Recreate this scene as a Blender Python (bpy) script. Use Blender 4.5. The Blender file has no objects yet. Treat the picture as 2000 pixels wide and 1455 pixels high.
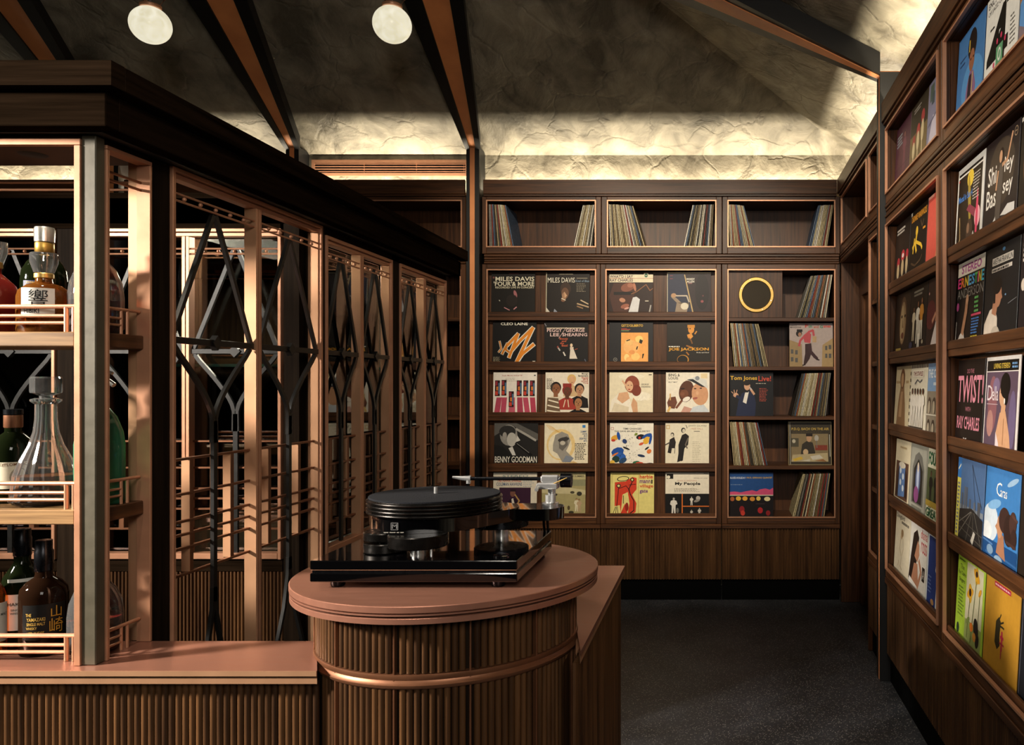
import bpy, bmesh, math, random
from mathutils import Vector, Matrix
random.seed(7)
C = bpy.context.scene.collection
PI = math.pi
EYE = 1.53

# ---------------------------------------------------------------- camera
cam = bpy.data.cameras.new('camera'); camo = bpy.data.objects.new('camera', cam); C.objects.link(camo)
camo.location = (0, 0, EYE); camo.rotation_euler = (PI/2, 0, 0)
cam.sensor_width = 36.0; cam.sensor_fit = 'HORIZONTAL'
cam.lens = 1610/2000*36.0
cam.shift_x = -402/2000; cam.shift_y = 24.5/2000
cam.clip_start = 0.02; cam.clip_end = 60
bpy.context.scene.camera = camo

# ---------------------------------------------------------------- view, world, lights
vs = bpy.context.scene.view_settings
vs.view_transform = 'Standard'; vs.look = 'None'; vs.gamma = 1.0; vs.use_curve_mapping = False
vs.exposure = 0.15
w = bpy.data.worlds.new('world'); bpy.context.scene.world = w; w.use_nodes = True
w.node_tree.nodes['Background'].inputs[0].default_value = (1.0, 0.93, 0.85, 1)
w.node_tree.nodes['Background'].inputs[1].default_value = 0.02

bpy.context.scene.cycles.caustics_reflective = False; bpy.context.scene.cycles.caustics_refractive = False
bpy.context.scene.cycles.max_bounces = 8

def aim(o, target):
    d = Vector(target) - o.location
    o.rotation_euler = d.to_track_quat('-Z', 'Y').to_euler()
def area(name, loc, target, sx, sy, power, col=(1, .9, .76), spread=PI):
    l = bpy.data.lights.new(name, 'AREA'); l.shape = 'RECTANGLE'; l.size = sx; l.size_y = sy
    l.energy = power; l.color = col; l.spread = spread
    o = bpy.data.objects.new(name, l); C.objects.link(o); o.location = loc; aim(o, target); return o
def spot(name, loc, target, power, angle=60, blend=.6, col=(1, .87, .68), r=.04):
    l = bpy.data.lights.new(name, 'SPOT'); l.energy = power; l.color = col
    l.spot_size = math.radians(angle); l.spot_blend = blend; l.shadow_soft_size = r
    o = bpy.data.objects.new(name, l); C.objects.link(o); o.location = loc; aim(o, target); return o

WARM = (1, .87, .66)
# cove strips lying in the trough behind the cornice, shining up
def cove(name, x0, y0, x1, y1, z, per_m):
    L = math.hypot(x1-x0, y1-y0)
    l = bpy.data.lights.new(name, 'AREA'); l.shape = 'RECTANGLE'; l.size = L; l.size_y = .012
    l.energy = per_m*L; l.color = WARM
    o = bpy.data.objects.new(name, l); C.objects.link(o)
    o.location = ((x0+x1)/2, (y0+y1)/2, z)
    o.rotation_euler = (PI, 0, math.atan2(y1-y0, x1-x0))
COVE_Z = EYE+1.385
cove('cove_light', -5.9, 5.885, -3.06, 5.885, COVE_Z, 8.5)
cove('cove_light', -2.94, 5.885, -1.79, 5.885, COVE_Z, 8.5)
cove('cove_light', -1.66, 5.885, .84, 5.885, COVE_Z, 8.5)
cove('cove_light', .90, 5.80, .90, 4.42, COVE_Z, 8.5)
cove('cove_light', .90, 4.22, .90, .4, COVE_Z, 8.5)
# big soft key in front of the bar, to the left of the camera
area('key_light', (-3.9, .72, 2.42), (-1.25, 1.95, 1.15), .3, .3, 64, (1, .91, .80), math.radians(75))
area('fill_light', (.35, -1.6, 2.7), (-.4, 2.2, .9), 1.0, 1.0, 38, (1, .93, .84), math.radians(150))
# ceiling spots washing the record walls and the counter
spot('wall_spot', (-.9, 2.3, 3.65), (-1.15, 5.9, 1.75), 290, 46)
spot('wall_spot', (-.05, 2.3, 3.65), (-.1, 5.9, 1.7), 270, 44)
spot('wall_spot', (.3, 2.5, 3.5), (.5, 5.9, 1.65), 150, 42)
spot('wall_spot', (-1.15, 2.8, 3.6), (.9, 2.8, 1.8), 66, 58)
spot('wall_spot', (-1.0, 3.8, 3.6), (.9, 3.8, 1.8), 56, 54)
spot('counter_spot', (-1.15, 1.2, 3.6), (-.75, 2.1, 1.0), 60, 50, col=(1, .9, .78), r=.06)

# ---------------------------------------------------------------- materials
def hexc(h):
    h = h.lstrip('#'); r = []
    if len(h) == 3: h = ''.join(c*2 for c in h)
    for i in (0, 2, 4):
        c = int(h[i:i+2], 16)/255
        r.append(c/12.92 if c <= .04045 else ((c+.055)/1.055)**2.4)
    return (*r, 1)
M = {}
def new_mat(name):
    m = bpy.data.materials.new(name); m.use_nodes = True; M[name] = m
    return m, m.node_tree.nodes, m.node_tree.links, m.node_tree.nodes['Principled BSDF']
def plain(name, col, rough=.5, metal=0, noise=0, nscale=30, bump=0, coat=0, spec=.5, stretch=(1, 1, 1)):
    m, N, L, P = new_mat(name)
    c = hexc(col) if isinstance(col, str) else (*col, 1)
    P.inputs['Base Color'].default_value = c; P.inputs['Roughness'].default_value = rough
    P.inputs['Metallic'].default_value = metal; P.inputs['Coat Weight'].default_value = coat
    P.inputs['Specular IOR Level'].default_value = spec
    tc = N.new('ShaderNodeTexCoord'); mp = N.new('ShaderNodeMapping'); mp.inputs['Scale'].default_value = stretch
    L.new(tc.outputs['Object'], mp.inputs['Vector'])
    n = N.new('ShaderNodeTexNoise'); n.inputs['Scale'].default_value = nscale; n.inputs['Detail'].default_value = 5
    L.new(mp.outputs[0], n.inputs['Vector'])
    r = N.new('ShaderNodeMapRange'); r.inputs['To Min'].default_value = max(.02, rough-.08); r.inputs['To Max'].default_value = rough+.08
    L.new(n.outputs['Fac'], r.inputs['Value']); L.new(r.outputs[0], P.inputs['Roughness'])
    if noise:
        mx = N.new('ShaderNodeMix'); mx.data_type = 'RGBA'; mx.blend_type = 'MIX'
        mx.inputs['A'].default_value = tuple(k*(1-noise) for k in c[:3])+(1,)
        mx.inputs['B'].default_value = tuple(min(1, k*(1+noise)) for k in c[:3])+(1,)
        L.new(n.outputs['Fac'], mx.inputs['Factor']); L.new(mx.outputs['Result'], P.inputs['Base Color'])
    if bump:
        b = N.new('ShaderNodeBump'); b.inputs['Strength'].default_value = bump; b.inputs['Distance'].default_value = .004
        L.new(n.outputs['Fac'], b.inputs['Height']); L.new(b.outputs[0], P.inputs['Normal'])
    return m
def wood(name, dark, light, stretch, rough=.42, coat=.0, bump=.08, spec=.3):
    m, N, L, P = new_mat(name)
    tc = N.new('ShaderNodeTexCoord'); mp = N.new('ShaderNodeMapping'); mp.inputs['Scale'].default_value = stretch
    oi = N.new('ShaderNodeObjectInfo'); ad = N.new('ShaderNodeVectorMath'); ad.operation = 'ADD'
    ml = N.new('ShaderNodeMath'); ml.operation = 'MULTIPLY'; ml.inputs[1].default_value = 13.7
    L.new(oi.outputs['Random'], ml.inputs[0])
    L.new(tc.outputs['Object'], mp.inputs['Vector']); L.new(mp.outputs[0], ad.inputs[0]); L.new(ml.outputs[0], ad.inputs[1])
    n = N.new('ShaderNodeTexNoise'); n.inputs['Scale'].default_value = 1.0; n.inputs['Detail'].default_value = 7; n.inputs['Roughness'].default_value = .62
    n.inputs['Distortion'].default_value = .25
    L.new(ad.outputs[0], n.inputs['Vector'])
    cr = N.new('ShaderNodeValToRGB'); e = cr.color_ramp.elements
    e[0].position = .3; e[0].color = hexc(dark); e[1].position = .72; e[1].color = hexc(light)
    L.new(n.outputs['Fac'], cr.inputs['Fac'])
    # tone shift between boards
    hs = N.new('ShaderNodeHueSaturation'); mr = N.new('ShaderNodeMapRange')
    mr.inputs['To Min'].default_value = .85; mr.inputs['To Max'].default_value = 1.15
    L.new(oi.outputs['Random'], mr.inputs['Value']); L.new(mr.outputs[0], hs.inputs['Value'])
    L.new(cr.outputs[0], hs.inputs['Color']); L.new(hs.outputs[0], P.inputs['Base Color'])
    P.inputs['Roughness'].default_value = rough; P.inputs['Coat Weight'].default_value = coat; P.inputs['Specular IOR Level'].default_value = spec
    b = N.new('ShaderNodeBump'); b.inputs['Strength'].default_value = bump; b.inputs['Distance'].default_value = .002
    L.new(n.outputs['Fac'], b.inputs['Height']); L.new(b.outputs[0], P.inputs['Normal'])
    return m
HOR = (2.2, 2.2, 60); VER = (60, 60, 2.2)
wood('walnut_h', '#251409', '#663f23', HOR); wood('walnut_v', '#251409', '#663f23', VER)
wood('oak_h', '#5a3f26', '#a98559', HOR)
wood('ebony_h', '#0e0905', '#281d14', HOR, rough=.7, bump=.25, spec=.0); wood('ebony_v', '#0f0a06', '#281e15', VER, rough=.6, bump=.2, spec=.03)
wood('flute_wood', '#28180d', '#604126', (25, 25, 1.5), rough=.38)
plain('bronze', '#bf8a6a', .42, .45, .18, 25, 0, stretch=(1, 1, 1))
plain('bronze_dark', '#7d5238', .42, .65, .2, 25)
plain('copper', '#aa7661', .34, .6, .10, 9, 0, stretch=(1, 6, 1))
plain('copper_side', '#c2936f', .42, .55, .12, 12)
plain('post_grey', '#524c3d', .45, .2, .25, 30, .1)
plain('rib_copper', '#f2935a', .5, .0, .35, 6, .15)
plain('black_paint', '#080706', .5, 0, .3, 14, .1)
plain('iron', '#161513', .42, .35, .3, 40, .1)
plain('plinth_black', '#050505', .8, spec=.05)
plain('gloss_black', '#050506', .06, 0, coat=1.0)
plain('satin_black', '#15161a', .28, .75, .15, 60)
plain('mat_felt', '#17181c', .95, 0, .3, 300, .4, spec=.2)
plain('chrome', '#e2e2e0', .24, .8)
plain('gunmetal', '#2c2a28', .28, .95, .12, 50)
plain('brass', '#a98a4c', .4, .8, .12, 30)
plain('speaker_cloth', '#453f36', .95, 0, .5, 420, .6, spec=.1)
plain('dark_void', '#060504', .8)
plain('cap_silver', '#b9b6ae', .3, .9, .2, 40)
plain('cork_gold', '#b08d45', .35, .8, .2, 40)
plain('glass_edge', '#5aa79a', .15, 0)
plain('cable', '#08080a', .4)

def thin_glass(name, tint, rough=.02, ior=1.45, body=None, body_fac=.0):
    m, N, L, P = new_mat(name); N.remove(P)
    out = N['Material Output']
    tr = N.new('ShaderNodeBsdfTransparent'); tr.inputs[0].default_value = (*tint, 1)
    gl = N.new('ShaderNodeBsdfGlossy'); gl.inputs['Roughness'].default_value = rough
    fr = N.new('ShaderNodeFresnel'); fr.inputs['IOR'].default_value = ior
    mx = N.new('ShaderNodeMixShader'); L.new(fr.outputs[0], mx.inputs[0]); L.new(tr.outputs[0], mx.inputs[1]); L.new(gl.outputs[0], mx.inputs[2])
    last = mx
    if body:
        df = N.new('ShaderNodeBsdfDiffuse'); df.inputs[0].default_value = (*body, 1)
        m2 = N.new('ShaderNodeMixShader'); m2.inputs[0].default_value = body_fac
        L.new(mx.outputs[0], m2.inputs[1]); L.new(df.outputs[0], m2.inputs[2]); last = m2
    L.new(last.outputs[0], out.inputs['Surface'])
    return m
thin_glass('pane_glass', (.93, .95, .93), .015, 1.8)
thin_glass('clear_glass', (.94, .95, .94), .03, 1.75, (.9, .9, .88), .05)
thin_glass('amber_liquid', (.72, .30, .05), .05, 1.4, (.5, .18, .03), .18)
thin_glass('red_liquid', (.45, .06, .04), .05, 1.4, (.20, .02, .015), .55)
thin_glass('brown_liquid', (.5, .2, .07), .05, 1.4, (.12, .04, .012), .75)
thin_glass('green_glass', (.25, .62, .4), .05, 1.6, (.05, .22, .12), .6)
thin_glass('dark_brown_glass', (.2, .1, .04), .05, 1.6, (.014, .006, .003), .8)
thin_glass('dark_green_glass', (.12, .15, .04), .05, 1.6, (.006, .009, .003), .7)
thin_glass('clear_liquid', (.9, .92, .9), .03, 1.35, (.5, .5, .48), .12)

def plaster(name):
    m, N, L, P = new_mat(name)
    tc = N.new('ShaderNodeTexCoord')
    n1 = N.new('ShaderNodeTexNoise'); n1.inputs['Scale'].default_value = 1.7; n1.inputs['Detail'].default_value = 8; n1.inputs['Roughness'].default_value = .6; n1.inputs['Distortion'].default_value = .5
    n2 = N.new('ShaderNodeTexNoise'); n2.inputs['Scale'].default_value = 4.5; n2.inputs['Detail'].default_value = 5; n2.inputs['Distortion'].default_value = .9
    v = N.new('ShaderNodeTexVoronoi'); v.feature = 'DISTANCE_TO_EDGE'; v.inputs['Scale'].default_value = 3.0
    dv = N.new('ShaderNodeVectorMath'); dv.operation = 'ADD'
    sc = N.new('ShaderNodeVectorMath'); sc.operation = 'SCALE'; sc.inputs['Scale'].default_value = .22
    L.new(tc.outputs['Object'], n1.inputs['Vector']); L.new(tc.outputs['Object'], n2.inputs['Vector'])
    L.new(n2.outputs['Color'], sc.inputs[0]); L.new(tc.outputs['Object'], dv.inputs[0]); L.new(sc.outputs[0], dv.inputs[1])
    L.new(dv.outputs[0], v.inputs['Vector'])
    ed = N.new('ShaderNodeMapRange'); ed.inputs['From Max'].default_value = .05; L.new(v.outputs['Distance'], ed.inputs['Value'])
    cr = N.new('ShaderNodeValToRGB'); e = cr.color_ramp.elements
    e[0].position = .38; e[0].color = hexc('#5d5749'); e[1].position = .62; e[1].color = hexc('#a69e8a')
    mp = N.new('ShaderNodeMapping'); mp.inputs['Scale'].default_value = (3.6, 2.8, 3.2); mp.inputs['Rotation'].default_value = (.3, .2, .7)
    n3 = N.new('ShaderNodeTexNoise'); n3.inputs['Scale'].default_value = 1.4; n3.inputs['Detail'].default_value = 7; n3.inputs['Distortion'].default_value = .7
    L.new(tc.outputs['Object'], mp.inputs['Vector']); L.new(mp.outputs[0], n3.inputs['Vector'])
    av = N.new('ShaderNodeMath'); av.operation = 'ADD'; L.new(n1.outputs['Fac'], av.inputs[0]); L.new(n3.outputs['Fac'], av.inputs[1])
    hf = N.new('ShaderNodeMath'); hf.operation = 'MULTIPLY'; hf.inputs[1].default_value = .5; L.new(av.outputs[0], hf.inputs[0])
    L.new(hf.outputs[0], cr.inputs['Fac'])
    mx = N.new('ShaderNodeMix'); mx.data_type = 'RGBA'; mx.blend_type = 'MULTIPLY'; mx.inputs['Factor'].default_value = .12
    L.new(cr.outputs[0], mx.inputs['A']); L.new(ed.outputs[0], mx.inputs['B'])
    L.new(mx.outputs['Result'], P.inputs['Base Color'])
    P.inputs['Roughness'].default_value = .62
    a1 = N.new('ShaderNodeMath'); a1.operation = 'MULTIPLY'; a1.inputs[1].default_value = .8; L.new(n1.outputs['Fac'], a1.inputs[0])
    a2 = N.new('ShaderNodeMath'); a2.operation = 'MULTIPLY_ADD'; a2.inputs[1].default_value = .6; L.new(n3.outputs['Fac'], a2.inputs[0]); L.new(a1.outputs[0], a2.inputs[2])
    a3 = N.new('ShaderNodeMath'); a3.operation = 'MULTIPLY_ADD'; a3.inputs[1].default_value = .08; L.new(ed.outputs[0], a3.inputs[0]); L.new(a2.outputs[0], a3.inputs[2])
    rd = N.new('ShaderNodeTexNoise'); rd.noise_type = 'RIDGED_MULTIFRACTAL'; rd.inputs['Scale'].default_value = 2.6; rd.inputs['Detail'].default_value = 5; rd.inputs['Roughness'].default_value = .45; rd.inputs['Distortion'].default_value = .6
    L.new(tc.outputs['Object'], rd.inputs['Vector'])
    rr = N.new('ShaderNodeMapRange'); rr.inputs['From Min'].default_value = 1.2; rr.inputs['From Max'].default_value = 2.2; rr.clamp = True; L.new(rd.outputs['Fac'], rr.inputs['Value'])
    a4 = N.new('ShaderNodeMath'); a4.operation = 'MULTIPLY_ADD'; a4.inputs[1].default_value = .35; L.new(rr.outputs[0], a4.inputs[0]); L.new(a3.outputs[0], a4.inputs[2])
    b = N.new('ShaderNodeBump'); b.inputs['Strength'].default_value = .9; b.inputs['Distance'].default_value = .045
    L.new(a4.outputs[0], b.inputs['Height']); L.new(b.outputs[0], P.inputs['Normal'])
plaster('plaster')
def floor_mat():
    m, N, L, P = new_mat('terrazzo')
    tc = N.new('ShaderNodeTexCoord')
    n = N.new('ShaderNodeTexNoise'); n.inputs['Scale'].default_value = 3.5; n.inputs['Detail'].default_value = 8; L.new(tc.outputs['Object'], n.inputs['Vector'])
    v = N.new('ShaderNodeTexVoronoi'); v.inputs['Scale'].default_value = 170; L.new(tc.outputs['Object'], v.inputs['Vector'])
    wn = N.new('ShaderNodeSeparateColor'); L.new(v.outputs['Color'], wn.inputs[0])
    gt = N.new('ShaderNodeMapRange'); gt.inputs['From Min'].default_value = .62; gt.inputs['From Max'].default_value = 1.0; L.new(wn.outputs[0], gt.inputs['Value'])
    d = N.new('ShaderNodeMapRange'); d.inputs['From Min'].default_value = .5; d.inputs['From Max'].default_value = .15; L.new(v.outputs['Distance'], d.inputs['Value'])
    mu = N.new('ShaderNodeMath'); mu.operation = 'MULTIPLY'; L.new(gt.outputs[0], mu.inputs[0]); L.new(d.outputs[0], mu.inputs[1])
    cr = N.new('ShaderNodeValToRGB'); e = cr.color_ramp.elements
    e[0].position = .3; e[0].color = hexc('#222428'); e[1].position = .75; e[1].color = hexc('#3d3f45'); L.new(n.outputs['Fac'], cr.inputs[0])
    mx = N.new('ShaderNodeMix'); mx.data_type = 'RGBA'; mx.inputs['B'].default_value = hexc('#c0bdb6')
    L.new(mu.outputs[0], mx.inputs['Factor']); L.new(cr.outputs[0], mx.inputs['A']); L.new(mx.outputs['Result'], P.inputs['Base Color'])
    P.inputs['Roughness'].default_value = .5
floor_mat()
def print_mat(name, rough=.45):
    m, N, L, P = new_mat(name)
    a = N.new('ShaderNodeAttribute'); a.attribute_name = 'ink'
    tc = N.new('ShaderNodeTexCoord'); n = N.new('ShaderNodeTexNoise'); n.inputs['Scale'].default_value = 45; n.inputs['Detail'].default_value = 4
    L.new(tc.outputs['Object'], n.inputs['Vector'])
    r = N.new('ShaderNodeMapRange'); r.inputs['To Min'].default_value = .82; r.inputs['To Max'].default_value = 1.12; L.new(n.outputs['Fac'], r.inputs['Value'])
    hs = N.new('ShaderNodeHueSaturation'); L.new(r.outputs[0], hs.inputs['Value']); L.new(a.outputs['Color'], hs.inputs['Color'])
    L.new(hs.outputs[0], P.inputs['Base Color']); P.inputs['Roughness'].default_value = rough; P.inputs['Specular IOR Level'].default_value = .2
print_mat('ink')
def spine_mat():
    m, N, L, P = new_mat('spines')
    oi = N.new('ShaderNodeObjectInfo'); cr = N.new('ShaderNodeValToRGB'); cr.color_ramp.interpolation = 'CONSTANT'
    cols = ['#b3a37c', '#e6dcbc', '#5a5142', '#cbb487', '#98948a', '#87714c', '#efe9d8', '#9c3f31', '#bfae80', '#5a6f8a', '#d6c699', '#3a352e', '#e3d3a6', '#a3936c', '#ab6238', '#f0eada']
    e = cr.color_ramp.elements; e[0].color = hexc(cols[0]); e[1].position = 1/len(cols); e[1].color = hexc(cols[1])
    for i, c in enumerate(cols[2:], 2):
        k = e.new(i/len(cols)); k.color = hexc(c)
    L.new(oi.outputs['Random'], cr.inputs[0])
    tc = N.new('ShaderNodeTexCoord'); mp = N.new('ShaderNodeMapping'); mp.inputs['Scale'].default_value = (300, 30, 60)
    n = N.new('ShaderNodeTexNoise'); n.inputs['Scale'].default_value = 1; n.inputs['Detail'].default_value = 5
    L.new(tc.outputs['Object'], mp.inputs[0]); L.new(mp.outputs[0], n.inputs['Vector'])
    r = N.new('ShaderNodeMapRange'); r.inputs['From Min'].default_value = .3; r.inputs['From Max'].default_value = .7; r.inputs['To Min'].default_value = .55; r.inputs['To Max'].default_value = 1.15; L.new(n.outputs['Fac'], r.inputs['Value'])
    hs = N.new('ShaderNodeHueSaturation'); L.new(r.outputs[0], hs.inputs['Value']); L.new(cr.outputs[0], hs.inputs['Color'])
    L.new(hs.outputs[0], P.inputs['Base Color']); P.inputs['Roughness'].default_value = .55
spine_mat()
def lamp_mat():
    m, N, L, P = new_mat('globe_light')
    tc = N.new('ShaderNodeTexCoord'); n = N.new('ShaderNodeTexNoise'); n.inputs['Scale'].default_value = 14; n.inputs['Detail'].default_value = 5; n.inputs['Distortion'].default_value = 1.5
    L.new(tc.outputs['Object'], n.inputs['Vector'])
    cr = N.new('ShaderNodeValToRGB'); e = cr.color_ramp.elements
    e[0].position = .3; e[0].color = hexc('#d8cfae'); e[1].position = .7; e[1].color = hexc('#f4eed6'); L.new(n.outputs['Fac'], cr.inputs[0])
    P.inputs['Base Color'].default_value = (.5, .48, .42, 1); P.inputs['Roughness'].default_value = .25
    L.new(cr.outputs[0], P.inputs['Emission Color']); P.inputs['Emission Strength'].default_value = .85
lamp_mat()

# ---------------------------------------------------------------- mesh helpers
class MB:
    def __init__(s, T=None):
        s.v = []; s.f = []; s.c = []; s.T = T; s.col = (1, 1, 1, 1)
    def p(s, x, y, z):
        s.v.append(s.T(x, y, z) if s.T else (x, y, z)); return len(s.v)-1
    def face(s, *i):
        s.f.append(tuple(i)); s.c.append(s.col)
    def box(s, x0, x1, y0, y1, z0, z1, b=0):
        if x0 > x1: x0, x1 = x1, x0
        if y0 > y1: y0, y1 = y1, y0
        if z0 > z1: z0, z1 = z1, z0
        if b <= 0:
            i = [s.p(x, y, z) for z in (z0, z1) for y in (y0, y1) for x in (x0, x1)]
            for q in ((0, 2, 3, 1), (4, 5, 7, 6), (0, 1, 5, 4), (2, 6, 7, 3), (0, 4, 6, 2), (1, 3, 7, 5)): s.face(*[i[k] for k in q])
            return s
        b = min(b, (x1-x0)*.45, (y1-y0)*.45, (z1-z0)*.45)
        d = {}
        for ix, (x, sx) in enumerate(((x0, 1), (x1, -1))):
            for iy, (y, sy) in enumerate(((y0, 1), (y1, -1))):
                for iz, (z, sz) in enumerate(((z0, 1), (z1, -1))):
                    d[ix, iy, iz] = (s.p(x, y+sy*b, z+sz*b), s.p(x+sx*b, y, z+sz*b), s.p(x+sx*b, y+sy*b, z))
        F = s.face
        for k, flip in ((0, 0), (1, 1)):
            q = [d[k, 0, 0][0], d[k, 0, 1][0], d[k, 1, 1][0], d[k, 1, 0][0]]; F(*q)
            q = [d[0, k, 0][1], d[1, k, 0][1], d[1, k, 1][1], d[0, k, 1][1]]; F(*q)
            q = [d[0, 0, k][2], d[0, 1, k][2], d[1, 1, k][2], d[1, 0, k][2]]; F(*q)
        for a in (0, 1):
            for c in (0, 1):
                F(d[a, c, 0][0], d[a, c, 1][0], d[a, c, 1][1], d[a, c, 0][1])
                F(d[a, 0, c][0], d[a, 1, c][0], d[a, 1, c][2], d[a, 0, c][2])
                F(d[0, a, c][1], d[1, a, c][1], d[1, a, c][2], d[0, a, c][2])
        for k in d: F(*d[k])
        return s
    def ring(s, x0, x1, z0, z1, t, y0, y1):      # rectangular picture-frame ring in the xz plane
        o = [(x0, z0), (x1, z0), (x1, z1), (x0, z1)]; n = [(x0+t, z0+t), (x1-t, z0+t), (x1-t, z1-t), (x0+t, z1-t)]
        R = [[s.p(x, y, z) for x, z in q] for y in (y0, y1) for q in (o, n)]
        for k in range(4):
            j = (k+1) % 4
            s.face(R[0][k], R[0][j], R[1][j], R[1][k]); s.face(R[2][k], R[3][k], R[3][j], R[2][j])
            s.face(R[0][k], R[2][k], R[2][j], R[0][j]); s.face(R[1][k], R[1][j], R[3][j], R[3][k])
        return s
    def prism(s, pts, y0, y1):                   # polygon in xz extruded along y
        a = [s.p(x, y0, z) for x, z in pts]; b = [s.p(x, y1, z) for x, z in pts]; n = len(pts)
        s.face(*a); s.face(*reversed(b))
        for k in range(n): s.face(a[k], b[k], b[(k+1) % n], a[(k+1) % n])
        return s
    def hexa(s, lo, hi):                         # two quads (4 points each) joined
        a = [s.p(*q) for q in lo]; b = [s.p(*q) for q in hi]
        s.face(*a); s.face(*reversed(b))
        for k in range(4): s.face(a[k], b[k], b[(k+1) % 4], a[(k+1) % 4])
        return s
    def tube(s, pts, r, n=8, caps=True, rs=None):
        P = [Vector(q) for q in pts]; rows = []
        up = Vector((0, 0, 1))
        for k, q in enumerate(P):
            t = (P[min(k+1, len(P)-1)]-P[max(k-1, 0)]).normalized()
            a = t.cross(up)
            if a.length < .05: a = t.cross(Vector((1, 0, 0)))
            a.normalize(); b = a.cross(t)
            rr = rs[k] if rs else r
            rows.append([s.p(*(q+a*rr*math.cos(2*PI*j/n)+b*rr*math.sin(2*PI*j/n))) for j in range(n)])
        for k in range(len(rows)-1):
            for j in range(n): s.face(rows[k][j], rows[k][(j+1) % n], rows[k+1][(j+1) % n], rows[k+1][j])
        if caps: s.face(*rows[0]); s.face(*reversed(rows[-1]))
        return s
    def strip(s, pts, wd, y0, y1):               # flat bar following xz points, width wd (number or list), extruded in y
        n = len(pts); Lp = []; Rp = []
        for k in range(n):
            a = pts[max(k-1, 0)]; b = pts[min(k+1, n-1)]
            dx, dz = b[0]-a[0], b[1]-a[1]; l = math.hypot(dx, dz) or 1
            ww = (wd[k] if isinstance(wd, (list, tuple)) else wd)/2
            Lp.append((pts[k][0]-dz/l*ww, pts[k][1]+dx/l*ww)); Rp.append((pts[k][0]+dz/l*ww, pts[k][1]-dx/l*ww))
        A = [[s.p(x, y, z) for x, z in q] for y in (y0, y1) for q in (Lp, Rp)]
        for k in range(n-1):
            s.face(A[0][k], A[0][k+1], A[1][k+1], A[1][k]); s.face(A[2][k], A[3][k], A[3][k+1], A[2][k+1])
            s.face(A[0][k], A[2][k], A[2][k+1], A[0][k+1]); s.face(A[1][k], A[1][k+1], A[3][k+1], A[3][k])
        s.face(A[0][0], A[1][0], A[3][0], A[2][0]); s.face(A[0][-1], A[2][-1], A[3][-1], A[1][-1])
        return s
    def lathe(s, prof, cx, cy, z0, n=32, a0=0, a1=2*PI, sq=1.0, facet=0):
        full = abs(a1-a0-2*PI) < 1e-6; m = n if full else n+1; rows = []
        for r, z in prof:
            if r < 1e-6 and full: rows.append([s.p(cx, cy, z0+z)]*m); continue
            row = []
            for j in range(m):
                a = a0+(a1-a0)*j/n
                rr = r*(1-facet*(j % 2))
                row.append(s.p(cx+rr*math.cos(a), cy+rr*sq*math.sin(a), z0+z))
            rows.append(row)
        for k in range(len(rows)-1):
            for j in range(n):
                q = [rows[k][j], rows[k][(j+1) % m], rows[k+1][(j+1) % m], rows[k+1][j]]
                u = []
                for i in q:
                    if i not in u: u.append(i)
                if len(u) > 2: s.face(*u)
        return s
    def ball(s, c, r, n=12, m=8, sx=1, sz=1):
        prof = [(max(0, r*math.sin(PI*k/m)) if 0 < k < m else 0, -r*math.cos(PI*k/m)*sz) for k in range(m+1)]
        return s.lathe([(a*sx, b) for a, b in prof], c[0], c[1], c[2], n)
    def mesh(s, name, mat, smooth=35, ink=False):
        me = bpy.data.meshes.new(name); me.from_pydata(s.v, [], s.f); me.validate()
        if ink:
            at = me.color_attributes.new('ink', 'FLOAT_COLOR', 'CORNER'); data = []
            for pl, c in zip(me.polygons, s.c): data.extend(list(c)*pl.loop_total)
            at.data.foreach_set('color', data)
        else:
            bm = bmesh.new(); bm.from_mesh(me); bmesh.ops.recalc_face_normals(bm, faces=bm.faces); bm.to_mesh(me); bm.free()
        if smooth:
            me.polygons.foreach_set('use_smooth', [True]*len(me.polygons)); me.set_sharp_from_angle(angle=math.radians(smooth))
        me.materials.append(M[mat]); return me
    def build(s, name, mat, parent=None, smooth=35, ink=False):
        return link(name, s.mesh(name, mat, smooth, ink), parent)
def wloc(o):
    l = Vector((0, 0, 0))
    while o: l = l+o.location; o = o.parent
    return l
def link(name, me, parent=None, loc=None):
    o = bpy.data.objects.new(name, me); C.objects.link(o)
    if loc is not None: o.location = loc
    if parent:
        o.parent = parent; o.location = o.location-wloc(parent)
    return o
def tag(o, label=None, cat=None, group=None, kind=None):
    if label: o['label'] = label
    if cat: o['category'] = cat
    if group: o['group'] = group
    if kind: o['kind'] = kind
    return o
def thing(name, loc, label, cat, group=None):
    o = bpy.data.objects.new(name, None); C.objects.link(o); o.location = loc; o.empty_display_size = .05
    return tag(o, label, cat, group)
def bx(name, mat, parent, x0, x1, y0, y1, z0, z1, b=0, T=None):
    return MB(T).box(x0, x1, y0, y1, z0, z1, b).build(name, mat, parent)
def struct(o): o['kind'] = 'structure'; return o
# ---------------------------------------------------------------- room shell
YB = 5.85; XR = .865; SB, SR = .63, .487; HW = 1.659; YP, XP = 5.95, .965; TOPH = 3.2
TB = lambda s, d, h: (s, YB+d, EYE+h)
TR = lambda s, d, h: (XR+d, -s, EYE+h)
struct(bx('floor', 'terrazzo', None, -6, 1.3, -2.5, 6.3, -.1, 0))
m = MB(lambda x, y, z: (y, YP+.36-.0+x, z)); m.prism([(-.36, EYE+1.362), (0, EYE+1.362), (0, 0), (.06, 0), (.06, EYE+HW), (-.36, EYE+HW)], -6, 1.36)
struct(m.build('wall_back', 'plaster'))
m = MB(lambda x, y, z: (XP+.36+x, y, z)); m.prism([(-.36, EYE+1.362), (0, EYE+1.362), (0, 0), (.06, 0), (.06, EYE+HW), (-.36, EYE+HW)], -2.5, 5.949)
struct(m.build('wall_right', 'plaster'))
struct(bx('wall_left', 'plaster', None, -6.1, -6.001, -2.5, 6.3, 0, EYE+TOPH))
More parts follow.
